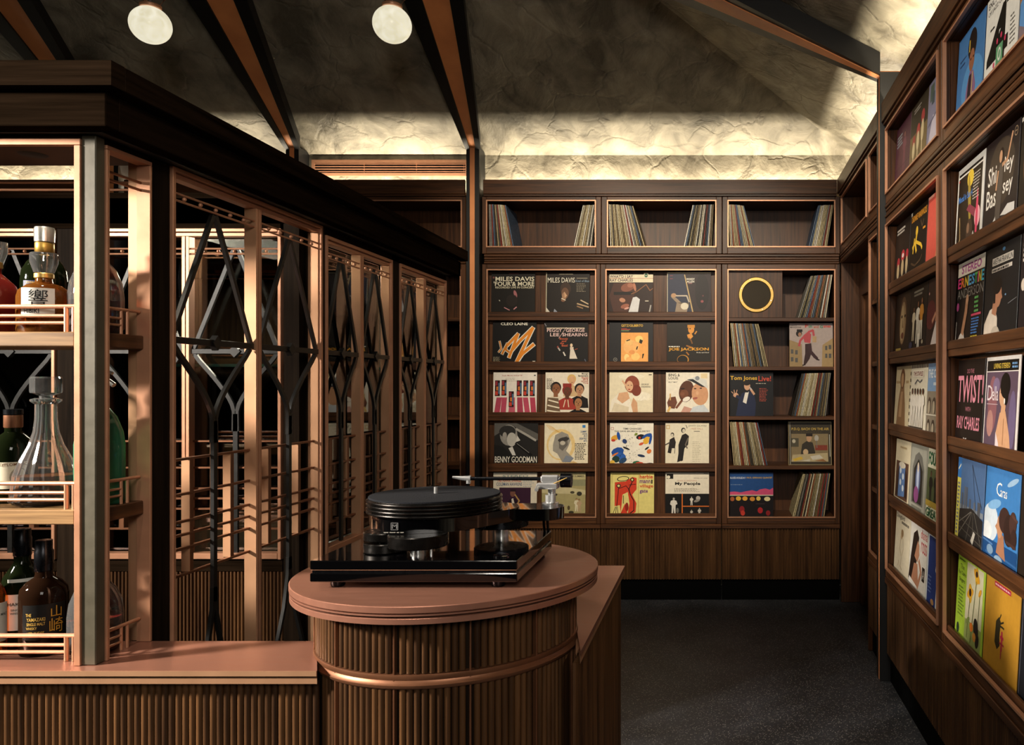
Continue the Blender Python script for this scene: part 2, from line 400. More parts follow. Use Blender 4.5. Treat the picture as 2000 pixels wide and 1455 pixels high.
struct(bx('wall_front', 'ebony_v', None, -6, 1.3, -2.6, -2.501, 0, EYE+TOPH))
yt = YP-(TOPH-HW)/SB; xt = XP-(TOPH-HW)/SR
m = MB()
def cq(*pts):
    lo = [m.p(x, y, EYE+h) for x, y, h in pts]; hi = [m.p(x, y, EYE+h+.12) for x, y, h in pts]
    m.face(*lo); m.face(*reversed(hi))
    for k in range(len(lo)): m.face(lo[k], hi[k], hi[(k+1) % len(lo)], lo[(k+1) % len(lo)])
cq((-6, YP, HW), (XP, YP, HW), (xt, yt, TOPH), (-6, yt, TOPH))
cq((XP, YP, HW), (XP, -2.5, HW), (xt, -2.5, TOPH), (xt, yt, TOPH))
cq((-6, yt, TOPH), (xt, yt, TOPH), (xt, -2.5, TOPH), (-6, -2.5, TOPH))
struct(m.build('ceiling', 'plaster', smooth=0))

# ---------------------------------------------------------------- ceiling ribs
RIB_GROUP = 'copper-lined ceiling ribs'
def back_rib(X, label, group):
    t = thing('ceiling_rib', (X, YB, 0), label, 'beam', group)
    YE = 3.62
    hu = lambda y: EYE+1.624+SB*(YB-y)
    hc = lambda y: EYE+HW+SB*(YP-y)-.004
    Y0 = 5.80
    k = YB-4.84
    def edges(y):                       # left outer, left inner, right inner, right outer
        f = (YB-y)/k
        return (X-.042-.076*f, X-.018+.008*f, X+.017+.136*f, X+.049+.185*f)
    for a, b, mat, nm, lo in ((0, 1, 'black_paint', 'rib_flange', -.0), (2, 3, 'black_paint', 'rib_flange', -.0), (1, 2, 'rib_copper', 'copper_lining', .014)):
        e0, e1 = edges(Y0), edges(YE)
        MB().hexa([(e0[a], Y0, hu(Y0)+lo), (e0[b], Y0, hu(Y0)+lo), (e0[b], Y0, hc(Y0)), (e0[a], Y0, hc(Y0))],
                  [(e1[a], YE, hu(YE)+lo), (e1[b], YE, hu(YE)+lo), (e1[b], YE, hc(YE)), (e1[a], YE, hc(YE))]).build(nm, mat, t, smooth=0)
    e = edges(YB)
    bx('pilaster_flange', 'black_paint', t, e[0], e[1], 5.80, 5.949, 0, hu(5.80)+.02)
    bx('pilaster_flange', 'black_paint', t, e[2], e[3], 5.80, 5.949, 0, hu(5.80)+.02)
    bx('pilaster_copper', 'rib_copper', t, e[1], e[2], 5.803, 5.949, 0, hu(5.80)+.03)
    return t
back_rib(-1.728, 'black ceiling rib with copper lining running down between the record shelves', RIB_GROUP)
back_rib(-2.998, 'black and copper ceiling rib above the vent grille, beside the left globe lamp', RIB_GROUP)
back_rib(-4.268, 'black and copper ceiling rib in the far left corner above the bar canopy', RIB_GROUP)
def right_rib():
    t = thing('ceiling_rib', (XR, 4.3, 0), 'slender black and copper ceiling rib rising from the right-hand record wall', 'beam', RIB_GROUP)
    XE = -1.85
    hu = lambda x: EYE+1.597+.487*(.838-x)
    hc = lambda x: EYE+HW+SR*(XP-x)-.004
    def edges(x):
        f = (.838-x)/.78
        return (4.255-.05*f, 4.272, 4.305+.10*f, 4.345+.15*f)
    X0 = .838
    for a, b, mat, nm, lo in ((0, 1, 'black_paint', 'rib_flange', .006), (2, 3, 'black_paint', 'rib_flange', .0), (1, 2, 'rib_copper', 'copper_lining', .0)):
        e0, e1 = edges(X0), edges(XE)
        MB().hexa([(X0, e0[a], hu(X0)+lo), (X0, e0[b], hu(X0)+lo), (X0, e0[b], hc(X0)), (X0, e0[a], hc(X0))],
                  [(XE, e1[a], hu(XE)+lo), (XE, e1[b], hu(XE)+lo), (XE, e1[b], hc(XE)), (XE, e1[a], hc(XE))]).build(nm, mat, t, smooth=0)
    e = edges(.838)
    bx('pilaster_flange', 'black_paint', t, .838, .964, e[0], e[1], 0, hu(.838)+.02)
    bx('pilaster_flange', 'black_paint', t, .838, .964, e[2], e[3], 0, hu(.838)+.02)
    bx('pilaster_copper', 'rib_copper', t, .84, .964, e[1], e[2], 0, hu(.838)+.03)
right_rib()

# ---------------------------------------------------------------- cornice and grooved rails
def cornice(i, T, s0, s1):
    o = struct(bx('trim_%d' % i, 'walnut_h', None, s0, s1, -.022, .004, 1.352, 1.453, .002, T))
    bx('cornice_bead', 'walnut_h', o, s0, s1, -.012, .03, 1.338, 1.352, .002, T)
def groove_rail(i, T, s0, s1):
    o = struct(bx('trim_%d' % i, 'walnut_h', None, s0, s1, .012, .03, .860, .930, 0, T))
    for k, (a, b, d) in enumerate(((.911, .928, -.004), (.893, .907, 0), (.877, .890, .002), (.862, .874, -.004))):
        bx('reed', 'walnut_h', o, s0, s1, d, .013, a, b, .003, T)
SEG_B = [(-5.5, -4.33), (-4.20, -3.06), (-2.93, -1.79), (-1.66, .843)]
SEG_R = [(-5.828, -4.352), (-4.25, -.9)]
n = 1
for a, b in SEG_B: cornice(n, TB, a, b); n += 1
for a, b in SEG_R: cornice(n, TR, a, b); n += 1
for a, b in SEG_B: groove_rail(n, TB, a, b if b < .8 else .862); n += 1
for a, b in SEG_R: groove_rail(n, TR, a, b); n += 1

# ---------------------------------------------------------------- shelving units
def flutes(T, s0, s1, h0, h1, d, pitch, parent, name='fluted_panel'):
    m = MB(T); n = max(1, round((s1-s0)/pitch)); p = (s1-s0)/n; pr = []
    for k in range(n):
        for q, dd in ((.0, 1.7), (.13, 1.6), (.15, .5), (.3, .08), (.5, 0), (.7, .08), (.85, .5), (.87, 1.6)):
            pr.append((s0+(k+q)*p, d+dd*p*.42))
    a = [m.p(x, y, h0) for x, y in pr]; b = [m.p(x, y, h1) for x, y in pr]
    for k in range(len(pr)-1): m.face(a[k], a[k+1], b[k+1], b[k])
    c = [m.p(x, d+.03, h) for x, h in ((s0, h0), (s1, h0), (s1, h1), (s0, h1))]
    m.face(*c)
    o = m.build(name, 'flute_wood', parent, smooth=50); o['kind'] = 'stuff'; return o
LIPS = [.520, .167, -.193, -.556, -.912]
def shell(t, T, s0, s1, h0, h1, o, depth, backmat='walnut_v', th=.024):
    a, b, c, d = o
    bx('stile', 'walnut_v', t, s0, a, 0, th, h0, h1, .0025, T); bx('stile', 'walnut_v', t, b, s1, 0, th, h0, h1, .0025, T)
    bx('top_rail', 'walnut_h', t, a, b, 0, th, d, h1, .0025, T); bx('bottom_rail', 'walnut_h', t, a, b, 0, th, h0, c, .0025, T)
    MB(T).ring(a-.001, b+.001, c-.001, d+.001, .0085, -.008, .005).build('bronze_trim', 'bronze', t, smooth=0)
    w_ = min(.012, (a-s0)*.45)
    bx('side_panel', 'walnut_v', t, a-w_, a, th, depth, c-w_, d+w_, 0, T); bx('side_panel', 'walnut_v', t, b, b+w_, th, depth, c-w_, d+w_, 0, T)
    bx('top_panel', 'walnut_h', t, a, b, th, depth, d, d+w_, 0, T); bx('bottom_panel', 'walnut_h', t, a, b, th, depth, c-w_, c, 0, T)
    n = 3 if depth < .15 else 1
    for k in range(n):
        g = .0015 if n > 1 else 0
        bx('back_panel', backmat, t, a-w_+(b-a+2*w_)*k/n+g*(k > 0), a-w_+(b-a+2*w_)*(k+1)/n, depth, depth+.012, c-w_, d+w_, 0, T)
def base_of(t, T, s0, s1):
    bx('base_rail', 'walnut_h', t, s0, s1, -.004, .03, -1.055+.0375, -1.0175+.03, .002, T)
    flutes(T, s0, s1, -1.381, -1.0175, .006, .0198, t)
    bx('plinth', 'plinth_black', t, s0, s1, .026, .06, -1.5285, -1.382, 0, T)
def display_ledges(t, T, a, b, depth):
    for k, h in enumerate(LIPS):
        lo = h-.06 if k < 4 else h-.0285
        e = .001
        bx('ledge', 'walnut_h', t, a+e, b-e, .012, depth, lo if k < 4 else h-.0275, h-.0265 if k < 4 else h-.0264, .002, T) if k < 4 else None
        bx('ledge_lip', 'walnut_h', t, a+e, b-e, .008, .021, h-.034 if k < 4 else h-.029, h, .003, T)
DEP = .066
def upper(T, s0, s1, a, b, depth, label, group):
    t = thing('upper_cubby', T((s0+s1)/2, .15 if depth > .1 else .03, .93), label, 'cabinet', group)
    shell(t, T, s0, s1, .932, 1.337, (a, b, .9775, 1.312), depth); return t
def lower(T, s0, s1, a, b, depth, label, group, kind):
    t = thing('record_display_cabinet' if kind == 'display' else 'record_shelf_cabinet', T((s0+s1)/2, .03, -EYE), label, 'cabinet', group)
    shell(t, T, s0, s1, -.986, .858, (a, b, -.941, .821), depth)
    base_of(t, T, s0, s1)
    if kind == 'display': display_ledges(t, T, a, b, depth)
    else:
        for h in (.480, .131, -.222, -.574): bx('shelf', 'walnut_h', t, a+.001, b-.001, .01, depth, h-.026, h, .002, T)
    return t
UG = 'upper cubbies under the cornice'; LG = 'tall record cabinets'
K = .003634
px = lambda x: (x-1402)*K
DEEP = .36
upper(TB, px(941.5), px(1174), px(950), px(1164), DEEP, 'walnut upper cubby beside the copper pilaster with a record stack at each end', UG)
upper(TB, px(1175), px(1410), px(1186), px(1399), DEEP, 'middle walnut upper cubby on the back wall holding two leaning record stacks', UG)
upper(TB, px(1411), px(1640.5), px(1421), px(1631), DEEP, 'walnut upper cubby above the round speaker in the corner of the back wall', UG)
lower(TB, px(941.5), px(1172.4), px(951), px(1164.5), DEP, 'walnut display cabinet of ten face-out records next to the copper pilaster', LG, 'display')
lower(TB, px(1173), px(1408.6), px(1183), px(1399), DEP, 'middle walnut display cabinet of ten face-out records on the back wall', LG, 'display')
lower(TB, px(1410), px(1640.5), px(1421), px(1631), DEEP, 'walnut shelf cabinet with round brass speaker and leaning records in the corner', LG, 'shelf')
upper(TB, -2.93, -1.79, -2.90, -1.815, DEEP, 'empty upper cubby below the vent grille behind the bar canopy', UG)
lower(TB, -2.93, -1.79, -2.90, -1.822, DEEP, 'empty dark shelf cabinet on the back wall behind the bar screens', LG, 'shelf')
upper(TB, -4.20, -3.06, -4.17, -3.085, DEEP, 'empty upper cubby seen through the glass tower of bottles', UG)
lower(TB, -4.20, -3.06, -4.17, -3.085, DEEP, 'empty shelf cabinet seen through the bottle tower at the far left', LG, 'shelf')
# right-hand wall
upper(TR, -5.826, -4.746, -5.755, -4.786, DEEP, 'corner upper cubby above the doorway holding a few leaning records', UG)
upper(TR, -4.744, -4.352, -4.705, -4.40, DEEP, 'narrow empty upper cubby squeezed beside the rib of the right wall', UG)
t = lower(TR, -4.742, -4.352, -4.692, -4.40, DEEP, 'narrow shelf cabinet between the doorway and the rib of the right wall', LG, 'shelf')
upper(TR, -4.252, -3.188, -4.233, -3.231, DEP, 'upper cubby showing maroon, brown and lilac record sleeves beside the right rib', UG)
upper(TR, -3.186, -2.100, -3.144, -2.144, DEP, 'upper cubby showing blue and white record sleeves at the right edge', UG)
lower(TR, -4.252, -3.188, -4.233, -3.231, DEP, 'walnut display cabinet of fifteen records just right of the wall rib', LG, 'display')
lower(TR, -3.186, -2.100, -3.144, -2.144, DEP, 'nearest walnut display cabinet of records at the right edge', LG, 'display')
upper(TR, -2.098, -1.00, -2.056, -1.04, DEP, 'upper cubby closest to the viewer beyond the right edge', UG)
lower(TR, -2.098, -1.00, -2.056, -1.04, DEP, 'display cabinet closest to the viewer beyond the right edge', LG, 'display')

# doorway in the corner of the right wall
d = struct(bx('door_1', 'walnut_v', None, -5.70, -4.86, .165, .20, -1.528, .62, .003, TR))
bx('door_stile', 'walnut_v', d, -5.70, -5.60, .155, .166, -1.528, .62, .003, TR)
bx('door_stile', 'walnut_v', d, -4.96, -4.86, .155, .166, -1.528, .62, .003, TR)
bx('door_rail', 'walnut_h', d, -5.60, -4.96, .155, .166, .50, .62, .003, TR)
bx('door_rail', 'walnut_h', d, -5.60, -4.96, .155, .166, -1.528, -1.33, .003, TR)
bx('door_handle', 'bronze', d, -4.93, -4.91, .12, .155, -.55, -.35, .004, TR)
q = struct(bx('trim_%d' % n, 'walnut_v', None, -5.826, -5.80, .004, .20, -1.528, .858, .002, TR)); n += 1
q = struct(bx('trim_%d' % n, 'walnut_v', None, -4.77, -4.744, .004, .20, -1.528, .858, .002, TR)); n += 1
q = struct(bx('trim_%d' % n, 'walnut_v', None, -5.80, -5.70, .13, .20, -1.528, .858, .002, TR)); n += 1
q = struct(bx('trim_%d' % n, 'walnut_v', None, -4.86, -4.77, .13, .20, -1.528, .858, .002, TR)); n += 1
q = struct(bx('trim_%d' % n, 'walnut_h', None, -5.70, -4.86, .13, .20, .62, .858, .002, TR)); n += 1
q = struct(bx('trim_%d' % n, 'walnut_h', None, -5.826, -4.744, .004, .20, .858, .872, .002, TR)); n += 1

# vent grilles on the plaster band
def vent(x0, x1, label):
    TV = lambda s, d, h: (s, YP-.002+d, EYE+h)
    t = thing('vent_grille', TV((x0+x1)/2, 0, 1.50), label, 'vent', 'bronze vent grilles under the ceiling')
    MB(TV).ring(x0, x1, 1.505, 1.622, .022, -.014, .0).build('vent_frame', 'bronze', t, smooth=0)
    bx('vent_backing', 'dark_void', t, x0+.02, x1-.02, -.003, .0, 1.525, 1.602, 0, TV)
    for k in range(4):
        h = 1.537+k*.0185
        bx('vent_blade', 'bronze', t, x0+.02, x1-.02, -.012, -.004, h-.003, h+.003, 0, TV)
    for k in (1, 2, 3):
        s = x0+(x1-x0)*(k/3 if k < 3 else .97)
        bx('vent_divider', 'bronze', t, s-.003, s+.003, -.009, -.004, 1.525, 1.602, 0, TV)
vent(-2.925, -1.795, 'long bronze slotted vent grille on the plaster band between two ribs')
vent(-4.195, -3.065, 'bronze slotted vent grille seen through the top of the bottle tower')

# globe pendants
def pendant(X, Y, h, r, label):
    z = EYE+h
    t = thing('globe_pendant', (X, Y, z-r), label, 'lamp', 'milky globe pendants')
    MB().ball((X, Y, z), r, 40, 24, 1, .97).build('globe', 'globe_light', t, 60)
    MB().lathe([(0, r*.90), (r*.50, r*.90), (r*.52, r*.93), (r*.52, r*1.06), (r*.46, r*1.10), (0, r*1.10)], X, Y, z, 28).build('collar', 'bronze', t)
    top = 1.66+SB*(YB-Y)-h
    for a in (.4, 2.5, 4.6):
        cx, cy = X+math.cos(a)*r*.36, Y+math.sin(a)*r*.36
        MB().tube([(cx, cy, z+r*1.05), (cx+math.cos(a)*.03, cy+math.sin(a)*.03, z+r*1.5), (X+math.cos(a)*.02, Y+math.sin(a)*.02, z+r*2.3)], .006, 8).build('arm', 'bronze', t)
    MB().tube([(X, Y, z+r*1.08), (X, Y, z+top)], .007, 10).build('stem', 'chrome', t)
pendant((294-1402)*4.35/1610, 4.35, (752-49)*4.35/1610, .098, 'glowing milky globe lamp above the tower of bottles')
pendant((766-1402)*4.35/1610, 4.35, (752-48)*4.35/1610, .098, 'glowing milky globe lamp hanging beside the middle copper rib')
# ---------------------------------------------------------------- record sleeves
_tc = {}
def text_geo(s, bold=0):
    k = (s, bold)
    if k not in _tc:
        cu = bpy.data.curves.new('t', 'FONT'); cu.body = s; cu.size = 1; cu.resolution_u = 2; cu.offset = bold*.55
        ob = bpy.data.objects.new('t', cu); me = bpy.data.meshes.new_from_object(ob)
        V = [(v.co.x, v.co.y) for v in me.vertices]; F = [tuple(p.vertices) for p in me.polygons]
        bpy.data.objects.remove(ob); bpy.data.curves.remove(cu); bpy.data.meshes.remove(me)
        if V:
            x0 = min(v[0] for v in V); x1 = max(v[0] for v in V); y0 = min(v[1] for v in V); y1 = max(v[1] for v in V)
            V = [((x-x0)/(x1-x0 or 1), (y-y0)/(y1-y0 or 1)) for x, y in V]
        _tc[k] = (V, F)
    return _tc[k]
SZ = .312; SLT = .004
class Art(MB):
    def __init__(s, S=SZ, eps=.00007, off=SLT/2):
        MB.__init__(s); s.S = S; s.k = 0; s.eps = eps; s.off = off
    def _pts(s, pts, col):
        s.k += 1; s.col = hexc(col); y = -s.off-.0001-s.k*s.eps
        return [s.p((min(max(u, 0), 1)-.5)*s.S, y, min(max(v, 0), 1)*s.S) for u, v in pts]
    def poly(s, pts, col):
        s.face(*s._pts(pts, col)); return s
    def rect(s, x0, y0, x1, y1, col): return s.poly([(x0, y0), (x1, y0), (x1, y1), (x0, y1)], col)
    def ell(s, cx, cy, rx, ry, col, rot=0, n=20):
        c, q = math.cos(rot), math.sin(rot)
        return s.poly([(cx+rx*math.cos(2*PI*k/n)*c-ry*math.sin(2*PI*k/n)*q, cy+rx*math.cos(2*PI*k/n)*q+ry*math.sin(2*PI*k/n)*c) for k in range(n)], col)
    def line(s, pts, wd, col):
        s.k += 1; s.col = hexc(col); y = -s.off-.0001-s.k*s.eps
        for (x0, y0), (x1, y1) in zip(pts, pts[1:]):
            l = math.hypot(x1-x0, y1-y0) or 1; ax, ay = (x1-x0)/l*wd/2, (y1-y0)/l*wd/2
            q = [(x0-ay-ax*.4, y0+ax-ay*.4), (x0+ay-ax*.4, y0-ax-ay*.4), (x1+ay+ax*.4, y1-ax+ay*.4), (x1-ay+ax*.4, y1+ax+ay*.4)]
            s.face(*[s.p((min(max(u, 0), 1)-.5)*s.S, y, min(max(v, 0), 1)*s.S) for u, v in q]); y -= .000004
        return s
    def text(s, t, x0, y0, x1, y1, col, bold=.02, skew=0):
        V, F = text_geo(t, bold)
        s.k += 1; s.col = hexc(col); y = -s.off-.0001-s.k*s.eps
        I = [s.p((x0+(x1-x0)*u+skew*v*(y1-y0)-.5)*s.S, y, (y0+(y1-y0)*v)*s.S) for u, v in V]
        for f in F: s.face(*[I[i] for i in f])
        return s
    def smalltext(s, x0, y0, x1, rows, dy, h, col):
        s.k += 1; s.col = hexc(col); y = -s.off-.0001-s.k*s.eps
        rnd = random.Random(rows*7+int(x0*100))
        for r in range(rows):
            x = x0; e = x0+(x1-x0)*rnd.uniform(.7, 1)
            while x < e-.01:
                w_ = rnd.uniform(.02, .06); b = min(x+w_, e); yy = y0-r*dy
                s.face(*[s.p((u-.5)*s.S, y, v*s.S) for u, v in ((x, yy), (b, yy), (b, yy+h), (x, yy+h))]); x = b+.012
        return s
    def bust(s, cx, cy, r, skin, hair, cloth, face=1):
        s.poly([(cx-r*2.1, max(cy-r*4.2, 0)), (cx+r*2.1, max(cy-r*4.2, 0)), (cx+r*1.9, cy-r*2.1), (cx+r*.6, cy-r*1.45), (cx-r*.6, cy-r*1.45), (cx-r*1.9, cy-r*2.1)], cloth)
        s.poly([(cx-r*.45, cy-r*1.75), (cx+r*.45, cy-r*1.75), (cx+r*.45, cy), (cx-r*.45, cy)], skin)
        s.ell(cx, cy+r*.25, r*1.12, r*1.2, hair); s.ell(cx+r*.08, cy-r*.1, r*.86, r*1.12, skin)
        if face:
            s.rect(cx-r*.45, cy+.05*r, cx-r*.15, cy+.17*r, hair); s.rect(cx+r*.3, cy+.05*r, cx+r*.6, cy+.17*r, hair)
            s.poly([(cx+.05*r, cy), (cx+.25*r, cy-.35*r), (cx, cy-.38*r)], cloth if face == 2 else hair); s.rect(cx-r*.2, cy-r*.68, cx+r*.35, cy-r*.58, '#7a2f28')
        return s
    def fig(s, cx, y0, h, skin, cloth, hair, legs=None):
        u = h/7.5; legs = legs or cloth
        s.poly([(cx-u*.9, y0), (cx-u*.35, y0), (cx, y0+u*3.2), (cx+u*.3, y0), (cx+u*.85, y0), (cx+u*.8, y0+u*3.9), (cx-u*.8, y0+u*3.9)], legs)
        s.poly([(cx-u*.8, y0+u*3.4), (cx+u*.8, y0+u*3.4), (cx+u*1.15, y0+u*6), (cx+u*.3, y0+u*6.3), (cx-u*.3, y0+u*6.3), (cx-u*1.15, y0+u*6)], cloth)
        s.line([(cx-u*1.0, y0+u*5.8), (cx-u*1.3, y0+u*4.6), (cx-u*.4, y0+u*3.9)], u*.45, cloth)
        s.line([(cx+u*1.0, y0+u*5.8), (cx+u*1.4, y0+u*4.7), (cx+u*.5, y0+u*4.4)], u*.45, cloth)
        s.ell(cx, y0+u*7.0, u*.55, u*.62, hair, n=12); s.ell(cx+u*.05, y0+u*6.85, u*.42, u*.52, skin, n=12)
        return s
SLEEVE = MB().box(-SZ/2, SZ/2, -SLT/2, SLT/2, 0, SZ, .0008)
_edge = {}
def sleeve_mesh(col):
    if col not in _edge:
        if 'edge_'+col not in M: plain('edge_'+col, col, .5)
        _edge[col] = SLEEVE.mesh('record_sleeve', 'edge_'+col, 0)
    return _edge[col]
def sleeve(T, s, h, d, lean, wall, label, group, col, fn, roll=0):
    o = tag(link('record_sleeve', sleeve_mesh(col), None, T(s, d, h)), label, 'record', group)
    o.rotation_euler = (-math.radians(lean), math.radians(roll), 0 if wall == 'B' else -PI/2)
    a = Art(); a.rect(.004, .004, .996, .996, col); fn(a)
    p_ = bpy.data.objects.new('cover_print', a.mesh('cover_print', 'ink', 0, True)); C.objects.link(p_); p_.parent = o
    return o
GB = 'face-out records on the back wall'; GR = 'face-out records on the right wall'
pxs = lambda x: (x-1402)*5.885/1610
BACK = []   # (bay row, left px, label, base colour, painter)
def B(row, x, label, col, fn): BACK.append((row, x, label, col, fn))
WHT, BLK, CRM = '#efe9da', '#131110', '#e6dcc0'
B(0, 959.5, 'black record sleeve with three lines of fat cream capitals over a dim seated player', '#17130f', lambda a: a
  .rect(.40, .965, .62, .975, '#8a3a35').text("MILES DAVIS", .09, .80, .98, .90, '#e3dcc3', .035).text("'FOUR'& MORE", .05, .685, .98, .79, '#e3dcc3', .035).text('RECORDED LIVE IN CONCERT', .09, .63, .98, .675, '#d8d0b4', .03)
  .rect(.03, .86, .07, .9, '#7a4a45').ell(.55, .5, .035, .09, '#a86a6c', .3).ell(.56, .42, .025, .06, '#6d4345', .3).line([(.3, .19), (.42, .13)], .02, '#c4868a').line([(.52, .15), (.58, .2)], .025, '#c4868a').line([(.18, .36), (.2, .34)], .015, '#bba').ell(.47, .35, .13, .14, '#221b17'))
B(0, 1066, 'near-black record sleeve with thin pale capitals and a lowered face in brown light', '#1d1612', lambda a: a
  .rect(.0, 0, .02, 1, '#b8ae95').rect(.3, .955, .62, .962, '#c9bf9e').text('MILES DAVIS', .04, .765, .66, .88, '#e8e2d0', .0).text('Kind of Blue', .68, .775, .99, .83, '#7f94a8', .0).smalltext(.7, .73, .93, 6, .035, .012, '#8a7f6c').rect(.7, .86, .95, .872, '#a79d86')
  .ell(.45, .62, .12, .16, '#3c2a1f').ell(.44, .52, .085, .13, '#6a4a35').ell(.42, .45, .05, .09, '#a07a5c').poly([(.42, .56), (.49, .46), (.43, .42)], '#c79e7b').ell(.40, .36, .05, .04, '#7a5640').line([(.36, .4), (.45, .36)], .02, '#d9cdb5').line([(.72, .28), (.98, .2)], .03, '#b99b78').line([(.8, .36), (.97, .27)], .025, '#cdb491').line([(.72, .22), (.85, .17)], .03, '#8f6f50').poly([(.01, .2), (.1, .08), (.02, .08)], '#cfc8ba').poly([(.2, .16), (.28, .08), (.18, .08)], '#8d93a0'))
B(0, 1190, 'record sleeve with a cream title band of maroon slab letters over a dark close-up face', '#2a1814', lambda a: a
  .rect(0, .77, 1, .95, '#e4dabb').text("WHAT'D I SAY", .01, .87, .54, .94, '#4a2136', .04).text('RAY CHARLES', .01, .785, .54, .855, '#4a2136', .04).line([(.0, .862), (1, .862)], .008, '#b5503f').rect(.79, .88, .89, .99, '#ded5b8').ell(.84, .93, .038, .045, '#1f6045').line([(.815, .93), (.865, .93)], .012, '#ded5b8')
  .poly([(0, .45), (.1, .75), (.55, .76), (.62, .6), (.5, .3), (.42, .08), (.1, .08)], '#4a2b21').ell(.42, .66, .16, .1, '#8a5440', .3).ell(.48, .7, .07, .05, '#a86d55').ell(.58, .66, .03, .1, '#b87a5e', .2).rect(.1, .48, .53, .55, '#140d0b').line([(.5, .5), (.62, .55), (.84, .72), (.93, .58), (1, .63)], .02, '#8a5a38').ell(.3, .36, .07, .05, '#c08a6c', -.3).ell(.36, .22, .1, .05, '#9c5f4a', .3).ell(.4, .17, .06, .02, '#d9a394', .3)
  .poly([(.44, .08), (.54, .42), (.62, .44), (.7, .38), (.66, .08)], '#d4d3d4').rect(.82, .33, .9, .35, '#cfc4b0').line([(.92, .08), (.95, .24)], .03, '#a5a09a'))
B(0, 1303, 'slate-blue record sleeve split by a tan diagonal bar, a small figure at lower left', '#221f24', lambda a: a
  .rect(0, 0, .97, .97, '#2b2f42').poly([(.40, .97), (1, .97), (1, 0), (.6, 0)], '#2a1f22').ell(.8, .55, .16, .42, '#1c1517').poly([(.385, .95), (.41, .95), (.61, .05), (.58, .05)], '#b79b6b').rect(0, 0, .012, 1, '#d9cdb0').rect(0, .975, 1, 1, '#d9cdb0')
  .text('WOODY', .44, .82, .63, .87, '#efe9da', .03).text('ALLEN', .45, .765, .62, .81, '#efe9da', .03).rect(.48, .74, .57, .75, '#c58d8d').rect(.06, .92, .13, .93, '#a04a52').rect(.06, .85, .13, .86, '#a04a52')
  .poly([(.18, .08), (.22, .3), (.1, .42), (.08, .46), (.2, .42), (.35, .28), (.5, .24), (.5, .3), (.45, .08)], '#8d7c6a').ell(.15, .47, .06, .05, '#b08a68').line([(.2, .46), (.45, .46), (.5, .32)], .03, '#b9ab98').ell(.4, .22, .09, .08, '#d2c8b4').ell(.8, .33, .035, .03, '#8c4a4c').ell(.82, .46, .02, .02, '#5d3436'))
B(1, 962, 'black record sleeve with a big orange zigzag brush scrawl outlined in white', '#121010', lambda a: a
  .text('CLEO LAINE', .18, .92, .80, .985, '#efeada', .03)
  .line([(.16, .55), (.2, .38), (.14, .3)], .05, '#d9d4c6').line([(.22, .26), (.34, .5), (.30, .36), (.38, .3)], .07, '#d9d4c6').line([(.34, .46), (.58, .72), (.38, .18)], .09, '#e6e2d6').line([(.44, .34), (.62, .56), (.92, .86), (.55, .05), (.68, .26), (.94, .48)], .10, '#e6e2d6')
  .line([(.16, .55), (.2, .38), (.14, .3)], .03, '#c9781f').line([(.22, .26), (.34, .5), (.30, .36), (.38, .3)], .045, '#c9781f').line([(.34, .46), (.58, .72), (.38, .18)], .06, '#e0892a').line([(.44, .34), (.62, .56), (.92, .86), (.55, .07), (.68, .26), (.94, .48)], .065, '#e0892a')
  .smalltext(.02, .18, .2, 6, .022, .01, '#9a8f76').rect(.92, .03, .98, .1, '#d8d2c2'))
B(1, 1063, 'worn black record sleeve with pink serif capitals and a woman in white gown', '#191616', lambda a: a
  .rect(.05, .845, .92, .865, '#cfc0a8').text('PEGGY', .06, .765, .40, .84, '#e8c7c3', .02).text('GEORGE', .49, .765, .92, .84, '#e8c7c3', .02).text('LEE', .13, .665, .34, .74, '#e8c7c3', .02).text('SHEARING', .41, .665, .98, .74, '#e8c7c3', .02).line([(.33, .62), (.5, .87)], .008, '#e8c7c3')
  .text('Beauty', .35, .575, .54, .635, '#c9603f', .03).text('and', .4, .535, .5, .575, '#c9603f', .03).text('the', .36, .485, .45, .53, '#c9603f', .03).text('Beat!', .4, .43, .54, .48, '#c9603f', .03)
  .poly([(.58, .15), (.76, .15), (.66, .4), (.6, .4)], '#dcd2c2').ell(.62, .46, .03, .04, '#e3c9a8').rect(.59, .36, .67, .42, '#d8c6b2').line([(.32, .4), (.36, .34)], .03, '#b8b0a6').line([(.44, .3), (.48, .22)], .03, '#d6cfc4').ell(.31, .42, .02, .025, '#8d4338').line([(.7, .36), (.76, .38)], .01, '#c9603f').line([(.0, .96), (.04, .9)], .02, '#8d8a92').line([(.93, .14), (.97, .04)], .02, '#5c6070'))
B(1, 1190, 'charcoal record sleeve with an orange painted square of pale blots and black flecks', '#201f22', lambda a: a
  .text('GETZ/GILBERTO', .27, .885, .77, .94, '#e0b545', .03).rect(.27, .84, .40, .85, '#b5402f').rect(.27, .815, .48, .83, '#c05240').rect(.27, .785, .45, .80, '#7d9a62')
  .rect(.27, 0, .89, .75, '#f0a95c').ell(.5, .42, .18, .16, '#f3b771').ell(.68, .6, .09, .08, '#f4d27d').ell(.45, .53, .09, .07, '#f3c178').ell(.6, .2, .1, .09, '#f5c878').ell(.4, .18, .06, .08, '#f6d68b').ell(.52, .3, .07, .05, '#e99b58').ell(.45, .12, .07, .07, '#f2b56d')
  .poly([(.38, .57), (.47, .6), (.48, .58), (.4, .55)], '#1b1812').poly([(.70, .6), (.77, .57), (.74, .49), (.68, .52)], '#2a241a').poly([(.63, .43), (.66, .44), (.64, .36), (.61, .36)], '#1b1812').poly([(.76, .26), (.8, .27), (.77, .16), (.75, .16)], '#1b1812').ell(.14, .13, .045, .045, '#8b8880').ell(.14, .13, .036, .036, '#201f22').text('VE', .115, .11, .165, .15, '#8b8880', .0))
